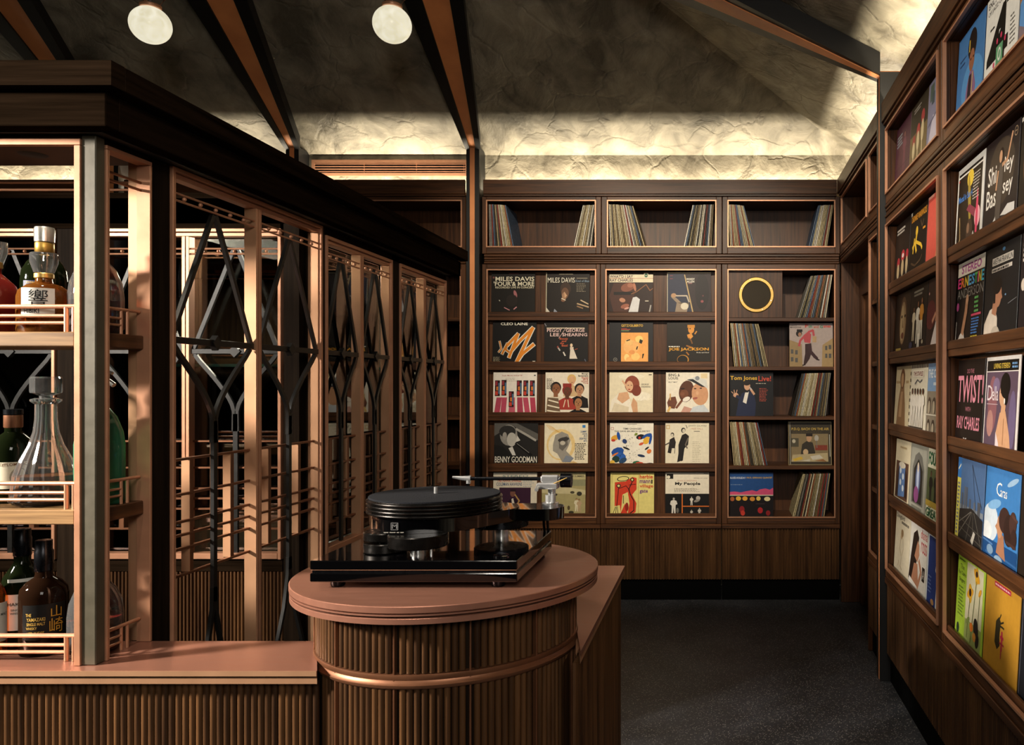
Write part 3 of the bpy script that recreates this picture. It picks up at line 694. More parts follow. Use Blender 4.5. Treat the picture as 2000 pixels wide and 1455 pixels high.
B(1, 1302.5, 'black-brown record sleeve with amber title capitals and a thoughtful figure above a horn bell', '#1c1710', lambda a: a
  .ell(.57, .84, .09, .11, '#1a120a').ell(.555, .82, .07, .09, '#d8923e').rect(.47, .86, .64, .93, '#c68634').ell(.53, .84, .02, .012, '#2a1a0c').poly([(.46, .7), (.56, .74), (.6, .66), (.54, .6), (.48, .63)], '#d8923e').line([(.64, .72), (.68, .78)], .03, '#c68634').line([(.5, .62), (.55, .58), (.58, .5)], .03, '#7a4f1f').line([(.45, .45), (.6, .4)], .03, '#a56a29')
  .smalltext(.04, .42, .34, 1, .02, .02, '#efe9da').text('JOE JACKSON', .04, .32, .96, .405, '#e2a12f', .045).text('Body and Soul', .68, .275, .96, .305, '#efe9da', .02).line([(.45, .3), (.5, .24)], .03, '#a56a29')
  .ell(.37, .13, .135, .11, '#b87f2d').ell(.36, .125, .118, .1, '#14100b').ell(.26, .05, .04, .04, '#d8923e'))
B(2, 963, 'white record sleeve of red patterned upright pillars casting long red shadows', '#e9e0d4', lambda a: [
  a.text("Sergio Mendes & Brasil '88", .2, .9, .66, .94, '#a8483a', .01).rect(.93, .91, .97, .94, '#555555').smalltext(.28, .85, .58, 3, .03, .01, '#b0a595')] + [
  a.poly([(x0, .0), (x0+w0, 0), (x1+.12, .42), (x1, .42)], c) for x0, w0, x1, c in ((.02, .13, .08, '#b0455a'), (.17, .12, .2, '#b84a60'), (.35, .16, .38, '#c05a6c'), (.56, .14, .55, '#a83f55'), (.74, .12, .68, '#b84a60'), (.88, .12, .84, '#b04055'))] + [
  [a.rect(x, y, x+.115, y+.36, '#2a1618').rect(x+.01, y+.02, x+.07, y+.11, '#c2402f').rect(x+.03, y+.13, x+.1, y+.22, '#d0752f').rect(x+.01, y+.24, x+.06, y+.34, '#8d2f38').rect(x+.075, y+.05, x+.11, y+.3, '#4d6a86')] for x, y in ((.04, .45), (.19, .46), (.36, .2), (.54, .45), (.69, .45), (.84, .45))])
B(2, 1065, 'white record sleeve with four figures crowded cheek to cheek in bright patterned clothes', '#e8decb', lambda a: a
  .bust(.6, .82, .09, '#d6a57c', '#d9b36c', '#cfae82').bust(.78, .6, .1, '#b98a68', '#1d1512', '#1b1715').bust(.24, .62, .11, '#8a5a3c', '#231814', '#e0d3bb').bust(.5, .56, .1, '#5f3a28', '#8c2f2a', '#a23a30')
  .poly([(.02, 0), (.05, .42), (.3, .4), (.36, .0)], '#6f5a45').line([(.08, .36), (.3, .3)], .03, '#e8dcc4').line([(.06, .24), (.32, .18)], .03, '#e8dcc4').line([(.05, .12), (.34, .08)], .03, '#e8dcc4').rect(.4, .66, .6, .74, '#8f3028').line([(.42, .2), (.46, .36)], .02, '#e2d0b0').line([(.54, .2), (.52, .36)], .02, '#e2d0b0')
  .bust(.75, .3, .1, '#a9764f', '#17100d', '#141010').smalltext(.03, .84, .2, 9, .028, .011, '#5d564b').text('Mongo', .83, .94, .98, .98, '#2a2420', .03).text('Santamaria', .75, .90, .98, .935, '#2a2420', .03).text('Workin', .82, .85, .98, .89, '#b0402f', .03).text('on a', .86, .81, .97, .845, '#b0402f', .03).text('Groovy', .82, .77, .98, .805, '#b0402f', .03).text('Thing', .86, .73, .98, .765, '#b0402f', .03))
B(2, 1190, 'pale cream record sleeve with a reclining red-haired woman in a white dress', '#e7dcbf', lambda a: a
  .ell(.5, .9, .3, .06, '#efe6cd').ell(.7, .45, .25, .1, '#efe7d2').poly([(0, .0), (.05, .35), (.22, .52), (.4, .5), (.5, .3), (.66, .02), (.6, 0)], '#efe6d4').poly([(.22, .52), (.42, .55), (.47, .4), (.3, .28), (.18, .38)], '#d9a983').poly([(.55, .42), (.64, .3), (.66, .0), (.56, .0), (.5, .25)], '#d2a27c')
  .poly([(.05, .1), (.12, .3), (.3, .24), (.45, .2), (.44, .08)], '#dccfb4').ell(.52, .72, .17, .2, '#8d4632').ell(.62, .58, .11, .13, '#7d3a2a').ell(.46, .68, .085, .12, '#dcae8a').rect(.42, .69, .45, .705, '#4a2a22').rect(.49, .69, .52, .705, '#4a2a22').ell(.455, .605, .025, .012, '#a8352d').line([(.3, .8), (.4, .66)], .04, '#dcae8a').text('GEORGE', .73, .70, .90, .735, '#35302a', .02).text('SHEARING', .73, .645, .94, .68, '#35302a', .02).line([(.66, .36), (.73, .46), (.72, .34), (.8, .42), (.86, .36), (.97, .4)], .012, '#f8f2e2').rect(.9, .93, .97, .95, '#4a453c'))
B(2, 1300.5, 'cream record sleeve with two smiling men, one wearing a pale cap', '#ebe3d2', lambda a: a
  .text('BING &', .06, .90, .32, .965, '#1d1a18', .03).text('LOUIS', .06, .83, .28, .89, '#1d1a18', .03).text('BILLY MAY', .06, .755, .26, .785, '#1d1a18', .02)
  .poly([(.3, 0), (.42, .22), (.62, .16), (.66, 0)], '#c99a8a').poly([(.5, 0), (.62, .2), (.86, .26), (.98, .12), (1, 0)], '#c9d0d6').ell(.47, .56, .17, .25, '#5a3524', -.2).ell(.42, .5, .1, .1, '#74462f').ell(.47, .38, .09, .05, '#efe6da', .4).ell(.38, .62, .05, .02, '#33201a').ell(.38, .5, .05, .04, '#83523a').ell(.78, .5, .19, .26, '#cf9a74', .1).ell(.72, .52, .03, .05, '#d9a985').ell(.67, .62, .03, .015, '#4a3428').ell(.80, .63, .03, .015, '#4a3428').ell(.67, .40, .06, .025, '#a85f52', .2).poly([(.5, .84), (.7, .9), (.93, .82), (.96, .62), (.86, .68)], '#d8d8d2').poly([(.48, .83), (.62, .84), (.9, .66), (.82, .66), (.6, .78)], '#2a2a2e').ell(.72, .86, .05, .05, '#8a8f96').rect(.8, .86, .95, .97, '#e3cfa4')
  .poly([(.03, .3), (.08, .42), (.22, .44), (.26, .3), (.2, .16), (.06, .18)], '#6f4330').line([(.1, .36), (.1, .5)], .03, '#caa468').line([(.24, .18), (.36, .34)], .05, '#7a4a34').line([(.05, .1), (.1, .2)], .05, '#d9b26a'))
B(3, 965, 'black and white record sleeve of a clarinet player with tall white and coloured lettering', '#232120', lambda a: a
  .poly([(0, .7), (.4, .95), (1, .6), (1, .75), (.5, 1), (0, 1)], '#5a5753').line([(.5, .86), (.75, .72), (.95, .6)], .05, '#a19d95').ell(.33, .72, .2, .24, '#8e8a84').ell(.3, .8, .19, .14, '#2c2a29').ell(.4, .62, .11, .16, '#b8b4ac').poly([(.52, .72), (.6, .6), (.5, .56)], '#c9c5bd').ell(.24, .7, .05, .09, '#9a958e').line([(.5, .54), (.85, .26)], .06, '#0e0d0d').line([(.52, .53), (.8, .32)], .012, '#8a8782').poly([(0, .24), (0, .5), (.2, .46), (.42, .24)], '#1a1918').poly([(.33, .42), (.42, .26), (.5, .26), (.42, .46)], '#cfccc6')
  .rect(0, 0, 1, .24, '#1a1817').text('BENNY GOODMAN', .02, .095, .98, .235, '#f0eadc', .01).text('SWING', .01, .0, .33, .085, '#c98a3f', .01).text('INTO', .37, .0, .58, .085, '#c2666a', .01).text('SPRING', .62, .0, .99, .085, '#5f9160', .01))
B(3, 1063, 'cream record sleeve with golden sun rays around a grey profile in a cap', '#ebdfc2', lambda a: [a.ell(.38, .5, .33, .36, '#e6c88a').ell(.36, .48, .27, .3, '#ebdfc2')] + [
  a.line([(.04+.03*k, .96-.012*k*k*.2), (.13+.035*k, .84-.01*k)], .008, '#d9a955') for k in range(9)] + [a.line([(.35+.035*k, .12), (.42+.05*k, .03)], .01, '#d9a955') for k in range(10)] + [a
  .poly([(.2, .5), (.25, .72), (.4, .8), (.54, .74), (.6, .6), (.55, .46), (.5, .36), (.66, .2), (.58, .1), (.42, .1), (.3, .3), (.2, .36)], '#9a948a').poly([(.33, .62), (.52, .7), (.54, .5), (.42, .36), (.34, .42)], '#6a655f').ell(.44, .62, .13, .05, '#3f3b39', .2).ell(.42, .54, .06, .05, '#bdb5a6').poly([(.42, .12), (.5, .26), (.68, .2), (.6, .1)], '#7f8794').rect(.87, .89, .94, .95, '#3f83c4')
  .text('SAMMY', .83, .78, .98, .825, '#3b5a86', .03).text('DAVIS', .87, .73, .98, .77, '#3b5a86', .03).text('JR.S', .9, .68, .98, .72, '#3b5a86', .03).text('GREATEST', .8, .62, .98, .665, '#3b5a86', .03).text('HITS', .9, .57, .98, .61, '#3b5a86', .03).smalltext(.7, .52, .98, 11, .035, .014, '#3a3632')])
def splash(a):
    r = random.Random(3); a.text('TIME CHANGES', .3, .845, .72, .885, '#1c1a18', .03).text('THE DAVE BRUBECK QUARTET', .1, .785, .92, .825, '#1c1a18', .03).rect(.02, .84, .09, .9, '#c08a80').rect(.03, .85, .08, .89, WHT).rect(.4, .965, .62, .975, '#555')
    for cx, cy, rx, ry, c, ro in ((.12, .66, .1, .06, '#e0a53a', .3), (.2, .7, .04, .1, '#1f4fa0', .2), (.08, .6, .05, .03, '#c4412f', 0), (.18, .34, .15, .1, '#1f4fa0', .3), (.26, .24, .12, .08, '#2a5fb4', -.4), (.12, .28, .09, .02, '#e07b30', .5), (.14, .17, .09, .08, '#1d3a35', 0), (.3, .14, .1, .06, '#28486e', .5), (.06, .1, .06, .05, '#e3b84a', 0), (.7, .68, .1, .06, '#1c1b1d', .2), (.68, .66, .03, .03, '#b8332c', 0), (.85, .7, .12, .05, '#1f4fa0', .4), (.84, .6, .1, .07, '#e6b23c', .9), (.72, .52, .06, .03, '#d35a38', .4), (.93, .62, .03, .12, '#1f4fa0', -.2), (.9, .35, .06, .05, '#dc7a3c', .8), (.72, .25, .09, .03, '#1d2f52', -.2), (.85, .42, .06, .02, '#1c1b1d', .6), (.6, .1, .08, .03, '#2f6b48', .2), (.68, .08, .09, .03, '#d24a34', 0), (.9, .06, .1, .03, '#1d2233', .1), (.6, .74, .04, .03, '#7a8a2f', .5), (.34, .58, .05, .06, '#2a3f70', .9), (.38, .42, .09, .02, '#1c1b1d', -.4)):
        a.ell(cx, cy, rx, ry, c, ro, 9)
    for k in range(60): a.ell(.42+.1*math.sin(k*.3)+r.uniform(-.14, .16), r.uniform(.06, .72), .008, .006, '#26221f', r.random(), 5)
B(3, 1191, 'white record sleeve with splattered blue, yellow and red paint below small black title', WHT, splash)
B(3, 1299.5, 'cream record sleeve with black standing saxophone player and seated pianist cut-outs', '#e4dbc3', lambda a: a
  .rect(.02, .86, .1, .95, '#c59a4a').rect(.032, .872, .088, .938, '#e4dbc3').text('JIMMY GIUFFRE', .52, .9, .94, .95, '#8f8672', .0, .2).text('FREE FALL', .58, .845, .86, .885, '#c28f77', .0, .2).rect(.65, .80, .79, .812, '#3a3530').rect(.64, .06, .78, .07, '#3a3530').smalltext(.62, .56, .82, 12, .04, .01, '#b3a890')
  .ell(.41, .83, .05, .06, '#26221f').ell(.42, .82, .035, .045, '#cfc6b2').poly([(.3, .5), (.38, .72), (.46, .76), (.54, .7), (.52, .5), (.44, .42), (.38, .14), (.27, .1), (.3, .3)], '#211d1b').poly([(.38, .4), (.44, .44), (.4, .14), (.36, .12)], '#1b1816').line([(.52, .65), (.46, .5), (.5, .42)], .03, '#6a6156').ell(.16, .73, .04, .05, '#2a2521').ell(.155, .715, .03, .04, '#cfc6b2').poly([(.06, .36), (.1, .62), (.2, .68), (.24, .56), (.22, .42), (.15, .42), (.13, .3), (.05, .32)], '#26211e').line([(.22, .43), (.21, .3)], .012, '#26211e').line([(0, .5), (.1, .55)], .03, '#4a443c').line([(.47, .95), (.5, .88)], .012, '#26221f'))
B(4, 963, 'cream-bordered record sleeve with a saxophonist on a plum picture behind the tonearm', '#ddd3bf', lambda a: a
  .text('STEREO', .21, .90, .8, .95, '#7a8a86', .03).rect(0, .86, 1, .868, '#c8bfae').text('THE HAWK SWINGS', .08, .785, .64, .85, '#b2453f', .03).text('COLEMAN HAWKINS', .07, .70, .66, .775, '#3f567a', .03).smalltext(.68, .80, .95, 4, .04, .012, '#8d99ab')
  .rect(.14, 0, .86, .66, '#3a1f33').poly([(.3, .1), (.34, .34), (.42, .42), (.52, .4), (.58, .3), (.5, .1)], '#241522').poly([(.42, .4), (.46, .42), (.52, .2), (.46, .12)], '#d8cfc0').ell(.45, .53, .06, .08, '#7a5044').rect(.4, .57, .52, .62, '#2b1a22').line([(.5, .5), (.6, .36), (.54, .26)], .03, '#b08a50').ell(.3, .06, .06, .05, '#b5645e'))
B(4, 1058, 'olive-toned record sleeve of bathers at a beach half hidden by the tonearm', '#a59a6c', lambda a: a
  .rect(0, .85, 1, 1, '#b7ac80').smalltext(.04, .905, .4, 1, .04, .03, '#3a3428').text('DAYS OF SUMMER', .5, .9, .97, .94, '#3a3428', .02).rect(0, .7, 1, .84, '#8c8a68').poly([(0, .62), (.5, .68), (1, .6), (1, .5), (0, .54)], '#c2b78e').ell(.3, .5, .06, .03, '#3f3a2c').ell(.7, .55, .05, .03, '#4a4434').ell(.86, .52, .06, .05, '#38342a').ell(.2, .42, .05, .03, '#5a5040').fig(.8, .12, .3, '#b98f68', '#d9cfb0', '#3a2c1e').fig(.86, .1, .3, '#b08560', '#b49a78', '#3a2c1e').ell(.62, .2, .03, .05, '#54462f').ell(.68, .1, .06, .03, '#3b3526'))
B(4, 1192, 'pale yellow record sleeve with a red and black cut-out figure and stacked lower-case words', '#e3d583', lambda a: a
  .rect(.03, .02, .04, .96, '#b5a55c').rect(.03, .95, .65, .96, '#b5a55c').rect(.64, .02, .65, .96, '#b5a55c')
  .poly([(.1, .78), (.35, .8), (.5, .9), (.6, .88), (.6, .62), (.5, .5), (.6, .3), (.58, .1), (.42, .02), (.25, .02), (.22, .26), (.1, .24)], '#cf4028').ell(.29, .86, .14, .06, '#191512', .1).ell(.29, .86, .12, .045, '#e3d583', .1).ell(.5, .84, .045, .045, '#191512').ell(.5, .84, .025, .025, '#e3d583').ell(.19, .7, .05, .045, '#191512').ell(.19, .7, .03, .027, '#e3d583').line([(.5, .79), (.42, .62), (.46, .5), (.54, .36), (.54, .14), (.4, .04)], .02, '#191512').line([(.19, .66), (.17, .46), (.15, .24)], .016, '#191512').line([(.2, .64), (.36, .7), (.44, .6)], .014, '#191512').poly([(.28, .5), (.4, .56), (.44, .3), (.4, .06), (.34, .3), (.24, .08)], '#e3d583').line([(.3, .48), (.3, .3)], .014, '#191512').line([(.12, .22), (.06, .06)], .012, '#191512').line([(.14, .22), (.12, .05)], .012, '#191512').line([(.16, .22), (.18, .06)], .012, '#191512').line([(.42, .72), (.58, .74)], .012, '#191512').ell(.38, .22, .04, .1, '#8d2a1c')
  .text('herbie', .67, .865, .97, .955, '#cf4028', .04).text('mann', .67, .76, .92, .83, '#7a4a80', .04).rect(.935, .75, .965, .84, '#2a2420').text('village', .67, .64, .98, .735, '#cf5a38', .04).text('gate', .67, .52, .86, .615, '#7a4a80', .04).line([(.84, .025), (.97, .025)], .012, '#c0604a'))
B(4, 1299.5, 'record sleeve with cream title top above three black dancer photographs ruled in orange', '#e5dcc8', lambda a: a
  .rect(.03, .86, .18, .975, '#15120f').ell(.07, .9, .04, .035, '#e5dcc8').rect(.88, .975, .98, .985, '#333').text('ORIGINAL CAST ALBUM', .65, .865, .96, .885, '#6a6256', .01).text("DUKE ELLINGTON'S", .28, .80, .72, .835, '#c08a70', .01).text('My People', .22, .70, .80, .785, '#1b1815', .06).smalltext(.2, .63, .82, 4, .022, .01, '#8b8272').rect(0, 0, 1, .52, '#131110').rect(.375, 0, .398, .52, '#d9702a').rect(.398, .225, 1, .245, '#d9702a').fig(.19, .04, .4, '#b9b2a8', '#d8d2c8', '#3a3530').ell(.28, .14, .03, .06, '#6a655e').fig(.6, .255, .2, '#bdb6ac', '#cfc9be', '#44403a').ell(.75, .42, .05, .05, '#b5aea4').ell(.72, .36, .07, .03, '#8a847b', .3).fig(.6, 0, .16, '#a8a298', '#bcb5aa', '#44403a').fig(.78, 0, .2, '#a8a298', '#bcb5aa', '#44403a'))
for row, x, lab, col, fn in BACK:
    sleeve(TB, pxs(x)+SZ/2, LIPS[row]-.0262, .030, 3.2, 'B', lab, GB, col, fn)
# four sleeves standing in the corner shelf cabinet
SH = 'records standing face-out in the corner shelves'
sleeve(TB, pxs(1542.5)+SZ/2, .1315, .055, 3, 'B', 'mauve-grey record sleeve with a leaping man in red shirt before tall buildings', SH, '#b9a9a4', lambda a: a
  .poly([(.0, .0), (0, .62), (.28, .52), (.3, .0)], '#a48a62').poly([(.74, 0), (.76, .5), (1, .66), (1, 0)], '#b09468').rect(.03, .3, .09, .4, '#5c5a58').rect(.13, .28, .19, .38, '#5c5a58').rect(.03, .12, .09, .22, '#5c5a58').rect(.13, .1, .19, .2, '#5c5a58').rect(.82, .38, .87, .48, '#5c5a58').rect(.9, .4, .96, .5, '#5c5a58').rect(.82, .2, .87, .3, '#5c5a58').rect(.9, .2, .96, .3, '#5c5a58').rect(.33, .0, .34, .6, '#d0c4c0')
  .text('CHUCK', .02, .935, .18, .965, '#241f20', .02).text('MANGIONE', .02, .89, .27, .925, '#241f20', .02).text('F', .36, .9, .43, .98, '#c4453c', .06).text('un', .44, .9, .52, .95, '#3f8060', .06).text('and', .56, .89, .67, .95, '#b5502f', .04).text('G', .70, .89, .77, .95, '#3f8060', .06).text('ames', .78, .90, .95, .95, '#c4453c', .05)
  .poly([(.36, .52), (.5, .54), (.5, .3), (.46, .18), (.38, .06), (.32, .04), (.34, .2), (.36, .3)], '#3a2224').poly([(.42, .52), (.5, .54), (.52, .36), (.66, .2), (.64, .14), (.56, .2), (.44, .34)], '#40262a').poly([(.34, .56), (.32, .72), (.44, .82), (.5, .74), (.48, .54)], '#c25058').line([(.34, .7), (.25, .6), (.22, .48)], .05, '#c25058').line([(.44, .8), (.54, .84), (.56, .72)], .05, '#c25058').ell(.22, .76, .07, .07, '#1d1716').ell(.24, .74, .04, .05, '#a97a60').rect(.17, .8, .3, .86, '#1d1716').rect(.53, .56, .62, .7, '#c0a078').line([(.62, .18), (.68, .15)], .03, '#2a1c1a').line([(.36, .05), (.3, .03)], .03, '#2a1c1a'))
sleeve(TB, pxs(1425)+SZ/2+.001, -.2215, .045, 3, 'B', 'black record sleeve with a singer in dinner suit under yellow and red script', SH, '#16161a', lambda a: a
  .text('Tom Jones', .01, .80, .63, .92, '#e2b33c', .03).text('Live!', .66, .80, .95, .92, '#d4503a', .03).smalltext(.6, .74, .92, 1, .03, .012, '#d0c8b8')
  .poly([(.14, 0), (.2, .34), (.28, .52), (.4, .58), (.55, .54), (.6, .3), (.58, 0)], '#1f2744').poly([(.3, .32), (.36, .56), (.44, .56), (.38, .28)], '#e5e0d6').rect(.35, .54, .43, .575, '#0e0d0f').ell(.4, .69, .07, .1, '#d0a080').ell(.39, .76, .085, .06, '#241a16').line([(.48, .62), (.56, .5)], .05, '#d0a080').line([(.46, .66), (.5, .6)], .02, '#c9c9cc').ell(.14, .48, .06, .05, '#cf9f80').line([(.16, .46), (.24, .4)], .06, '#1f2744').line([(.08, .52), (.04, .56)], .015, '#cf9f80').line([(.11, .53), (.1, .6)], .015, '#cf9f80').line([(.15, .53), (.17, .6)], .015, '#cf9f80').smalltext(.68, .62, .88, 9, .035, .014, '#b5503f'))
sleeve(TB, pxs(1540)+SZ/2, -.5735, .05, 4, 'B', 'plastic-wrapped tan record sleeve of a radio announcer at a cluttered desk', SH, '#8a7a58', lambda a: a
  .rect(.02, .02, .98, .98, '#3f382c').rect(.07, .08, .92, .72, '#8f7d5c').text('P.D.Q. BACH ON THE AIR', .08, .79, .94, .86, '#c9a94e', .03).smalltext(.1, .75, .9, 1, .03, .016, '#5b4d33').rect(.07, .42, .24, .62, '#55503f').ell(.13, .55, .04, .045, '#c8bfa8').rect(.62, .34, .9, .46, '#8a4030').poly([(.28, .2), (.32, .48), (.42, .55), (.56, .52), (.62, .3), (.6, .18)], '#3a342c').ell(.48, .62, .06, .09, '#c79d78').rect(.41, .66, .56, .72, '#2b211b').ell(.65, .62, .05, .07, '#b8b3a8').line([(.65, .56), (.66, .4)], .02, '#7d7a72').ell(.4, .3, .06, .07, '#d2b48c').poly([(.07, .08), (.1, .24), (.9, .28), (.92, .08)], '#bfae86').poly([(.1, .14), (.3, .2), (.34, .14), (.14, .09)], '#d9b545').poly([(.5, .2), (.72, .24), (.8, .16), (.56, .12)], '#d6d0c0').poly([(.6, .1), (.8, .14), (.88, .08)], '#9a6a3f').poly([(.3, .1), (.5, .14), (.5, .08)], '#cfc8b4').line([(.05, .02), (.04, .98)], .012, '#b9b3a2').line([(.96, .2), (.95, .7)], .014, '#d8d3c4'))
sleeve(TB, pxs(1425)+SZ/2+.001, -.9405, .05, 3, 'B', 'blue record sleeve with a pink jagged horizon above blurred night lights', SH, '#204a86', lambda a: a
  .poly([(0, .49), (0, .56), (.12, .57), (.25, .55), (.4, .58), (.52, .6), (.62, .57), (.7, .62), (.82, .64), (.92, .61), (1, .66), (1, .49)], '#d04f78').rect(0, 0, 1, .49, '#150e10').rect(0, .475, 1, .495, '#d8c9b0').rect(0, .46, 1, .475, '#1c3a3a').text('BLUES HOLIDAY', .01, .86, .37, .905, '#dfe6ec', .02).text('PAUL SERRANO QUINTET', .39, .86, .98, .905, '#d9b13f', .02).smalltext(.02, .72, .34, 1, .03, .012, '#7f97b8')
  .ell(.06, .4, .05, .05, '#a85a30').ell(.2, .41, .06, .05, '#e2b03c').ell(.35, .41, .06, .05, '#e8a53c').ell(.52, .4, .06, .05, '#d88f38').ell(.66, .41, .05, .05, '#e6c45c').ell(.86, .4, .07, .05, '#e8d9a0').ell(.28, .16, .06, .08, '#8d1f22').ell(.3, .08, .05, .06, '#c03a2c').ell(.7, .14, .06, .07, '#b3242a').ell(.88, .08, .05, .06, '#8d1f22').rect(.6, .28, .8, .3, '#3a2a2c'))
# right-hand wall: columns from far to near
RIGHT = []
def R_(bay, row, c, label, col, fn): RIGHT.append((bay, row, c, label, col, fn))
U = 9
R_(0, U, 0, 'maroon record sleeve with a small standing figure in the cubby beside the rib', '#4a2434', lambda a: a.fig(.62, .2, .62, '#8a5a50', '#6a3848', '#2a1418').smalltext(.1, .82, .5, 4, .05, .025, '#8fa0a8').rect(.0, .3, 1, .31, '#3a1a28'))
R_(0, U, 1, 'brown-gold record sleeve with three red-mouthed matchstick heads in the upper cubby', '#6f5d3a', lambda a: a.rect(0, .55, 1, 1, '#332b1f').ell(.25, .45, .09, .09, '#9a3a38').ell(.5, .55, .1, .1, '#a83c3a').ell(.75, .68, .1, .1, '#a03638').ell(.25, .32, .08, .12, '#cdbb92').ell(.5, .4, .08, .14, '#cdbb92').ell(.75, .48, .08, .16, '#cdbb92').rect(.23, .08, .27, .25, '#d8c9a2').rect(.48, .08, .52, .3, '#d8c9a2').rect(.73, .08, .77, .36, '#d8c9a2').smalltext(.2, .9, .7, 2, .04, .02, '#a8a094'))
R_(0, U, 2, 'lilac-grey record sleeve of a pale draped scene in the upper cubby', '#7d7a90', lambda a: a.poly([(.0, .0), (.3, .5), (.8, .4), (1, .1), (1, 0)], '#b8b2c0').rect(.1, .72, .3, .95, '#4d5a50').rect(.4, .7, .52, .95, '#5a5f6a').rect(.2, .66, .34, .82, '#3f4a50').rect(.42, .68, .54, .8, '#3f4a50').rect(.62, .66, .78, .82, '#3f4a50').ell(.7, .3, .2, .22, '#d8d2d6').line([(.05, .4), (.6, .52)], .03, '#5f5c70'))
R_(0, 0, 0, 'black record sleeve with three red-lipped matchsticks, first on the top row by the rib', '#1c1512', lambda a: a.ell(.28, .36, .1, .08, '#b02f3a').ell(.58, .44, .12, .09, '#c23a44').ell(.86, .42, .09, .08, '#b02f3a').ell(.58, .44, .06, .035, '#f0e8e0').ell(.28, .22, .09, .12, '#cbb38a').ell(.58, .25, .09, .13, '#cbb38a').ell(.86, .26, .08, .13, '#cbb38a').rect(.26, 0, .3, .14, '#c9c2b4').rect(.56, 0, .6, .14, '#c9c2b4').rect(.84, 0, .88, .16, '#c9c2b4').smalltext(.1, .87, .7, 2, .05, .03, '#d8d0c4'))
R_(0, 0, 1, 'black record sleeve with yellow title capitals and a yellow dancing figure', '#17120d', lambda a: a.text('DIONNE WARWICKS', .06, .83, .95, .93, '#d8922c', .04).rect(.02, .94, .1, .99, '#cfc6b4').line([(.62, .78), (.72, .68), (.8, .76)], .03, '#5a4632').ell(.42, .66, .07, .07, '#e6bb3a').line([(.42, .6), (.36, .48), (.44, .36)], .07, '#e6bb3a').line([(.4, .52), (.2, .44)], .05, '#e6bb3a').line([(.42, .5), (.7, .42), (.78, .36)], .05, '#e6bb3a').line([(.3, .56), (.24, .36)], .05, '#e6bb3a').line([(.15, .22), (.4, .16), (.7, .2), (.8, .26)], .03, '#4d3a28').ell(.5, .06, .06, .03, '#e6c45a', .6).rect(.78, .62, .92, .65, '#d8922c'))
R_(0, 0, 2, 'salmon-red record sleeve with a long-haired figure in black at the end of the top row', '#d2584a', lambda a: a.poly([(.55, .1), (.5, .6), (.62, .9), (.9, .95), (1, .8), (1, .1)], '#1a1311').ell(.76, .72, .1, .13, '#b98258').poly([(.5, .1), (.6, .4), (.66, .1)], '#c99568').rect(.0, .96, .3, 1, '#e0a08a').rect(.6, .0, 1, .12, '#2c3f66'))
R_(0, 1, 0, 'dark record sleeve with one large sepia face on the second row by the rib', '#231a14', lambda a: a.ell(.55, .55, .25, .38, '#5a422e').ell(.55, .52, .19, .33, '#a08562').ell(.5, .52, .12, .28, '#c2a982').ell(.47, .62, .05, .025, '#2a1d14').ell(.68, .62, .05, .025, '#2a1d14').poly([(.54, .6), (.6, .44), (.52, .44)], '#8a6c4c').ell(.56, .32, .09, .05, '#6d3f30').rect(.15, .09, .5, .13, '#b59f52'))
R_(0, 1, 1, 'black record sleeve with a dancing group in white and orange on the second row', '#16120f', lambda a: a.smalltext(.2, .9, .85, 2, .05, .03, '#7a756a').fig(.25, .2, .5, '#7a4f38', '#cdbfa4', '#1a1310').fig(.5, .15, .62, '#7a4f38', '#dcd6ca', '#1a1310', '#cfcabc').fig(.72, .2, .6, '#8a5a40', '#c98a3a', '#1a1310', '#e0dacc').fig(.6, .06, .5, '#7a4f38', '#c9c2b6', '#1a1310', '#e8e2d6').ell(.15, .14, .1, .05, '#3a3a55').ell(.84, .16, .05, .03, '#a89f8a'))
R_(0, 1, 2, 'dark record sleeve with a singer in a white gown ending the second row', '#2a1a18', lambda a: a.ell(.2, .5, .25, .2, '#5a2326').poly([(.2, 0), (.5, .42), (.7, .44), (.9, 0)], '#dcd2d2').poly([(.45, .4), (.5, .62), (.68, .6), (.7, .4)], '#c08a72').ell(.6, .72, .09, .12, '#b98068').ell(.66, .82, .14, .14, '#c9b3a8').line([(.45, .5), (.3, .4)], .06, '#c08a72').ell(.08, .8, .02, .02, '#e0b0b0'))
R_(0, 2, 0, 'cream record sleeve with a tall veiled woman on the third row by the rib', '#d6c6a4', lambda a: a.poly([(.15, 0), (.25, .45), (.38, .72), (.6, .7), (.72, .4), (.8, 0)], '#8a6848').poly([(.3, .2), (.4, .6), (.55, .6), (.5, .2)], '#b08c68').ell(.48, .8, .16, .16, '#6d4a30').ell(.47, .78, .09, .11, '#c09a74').smalltext(.04, .73, .4, 1, .02, .04, '#b0946a').smalltext(.72, .73, .98, 1, .02, .04, '#b0946a'))
R_(0, 2, 1, 'white record sleeve of a white-clad singing group under a printed name, scalloped border', '#e2dac6', lambda a: [a.rect(.05+.1*k, .95, .1+.1*k, 1, '#5a4f40') and a.rect(.05+.1*k, 0, .1+.1*k, .04, '#5a4f40') for k in range(10)] + [a.rect(0, .05+.1*k, .04, .1+.1*k, '#5a4f40') for k in range(9)] + [a.rect(.16, .82, .8, .92, '#efe8d8').text('THE STAPLES', .2, .835, .76, .9, '#7a2f30', .05).line([(.3, .72), (.45, .78), (.6, .74), (.72, .78)], .02, '#5a5a60')] + [a.fig(x, .1, .55, '#6a4532', '#efe8dc', '#2a1d16') for x in (.18, .34, .5, .66, .82)] + [a.rect(.1, .07, .9, .1, '#4a3f34')])
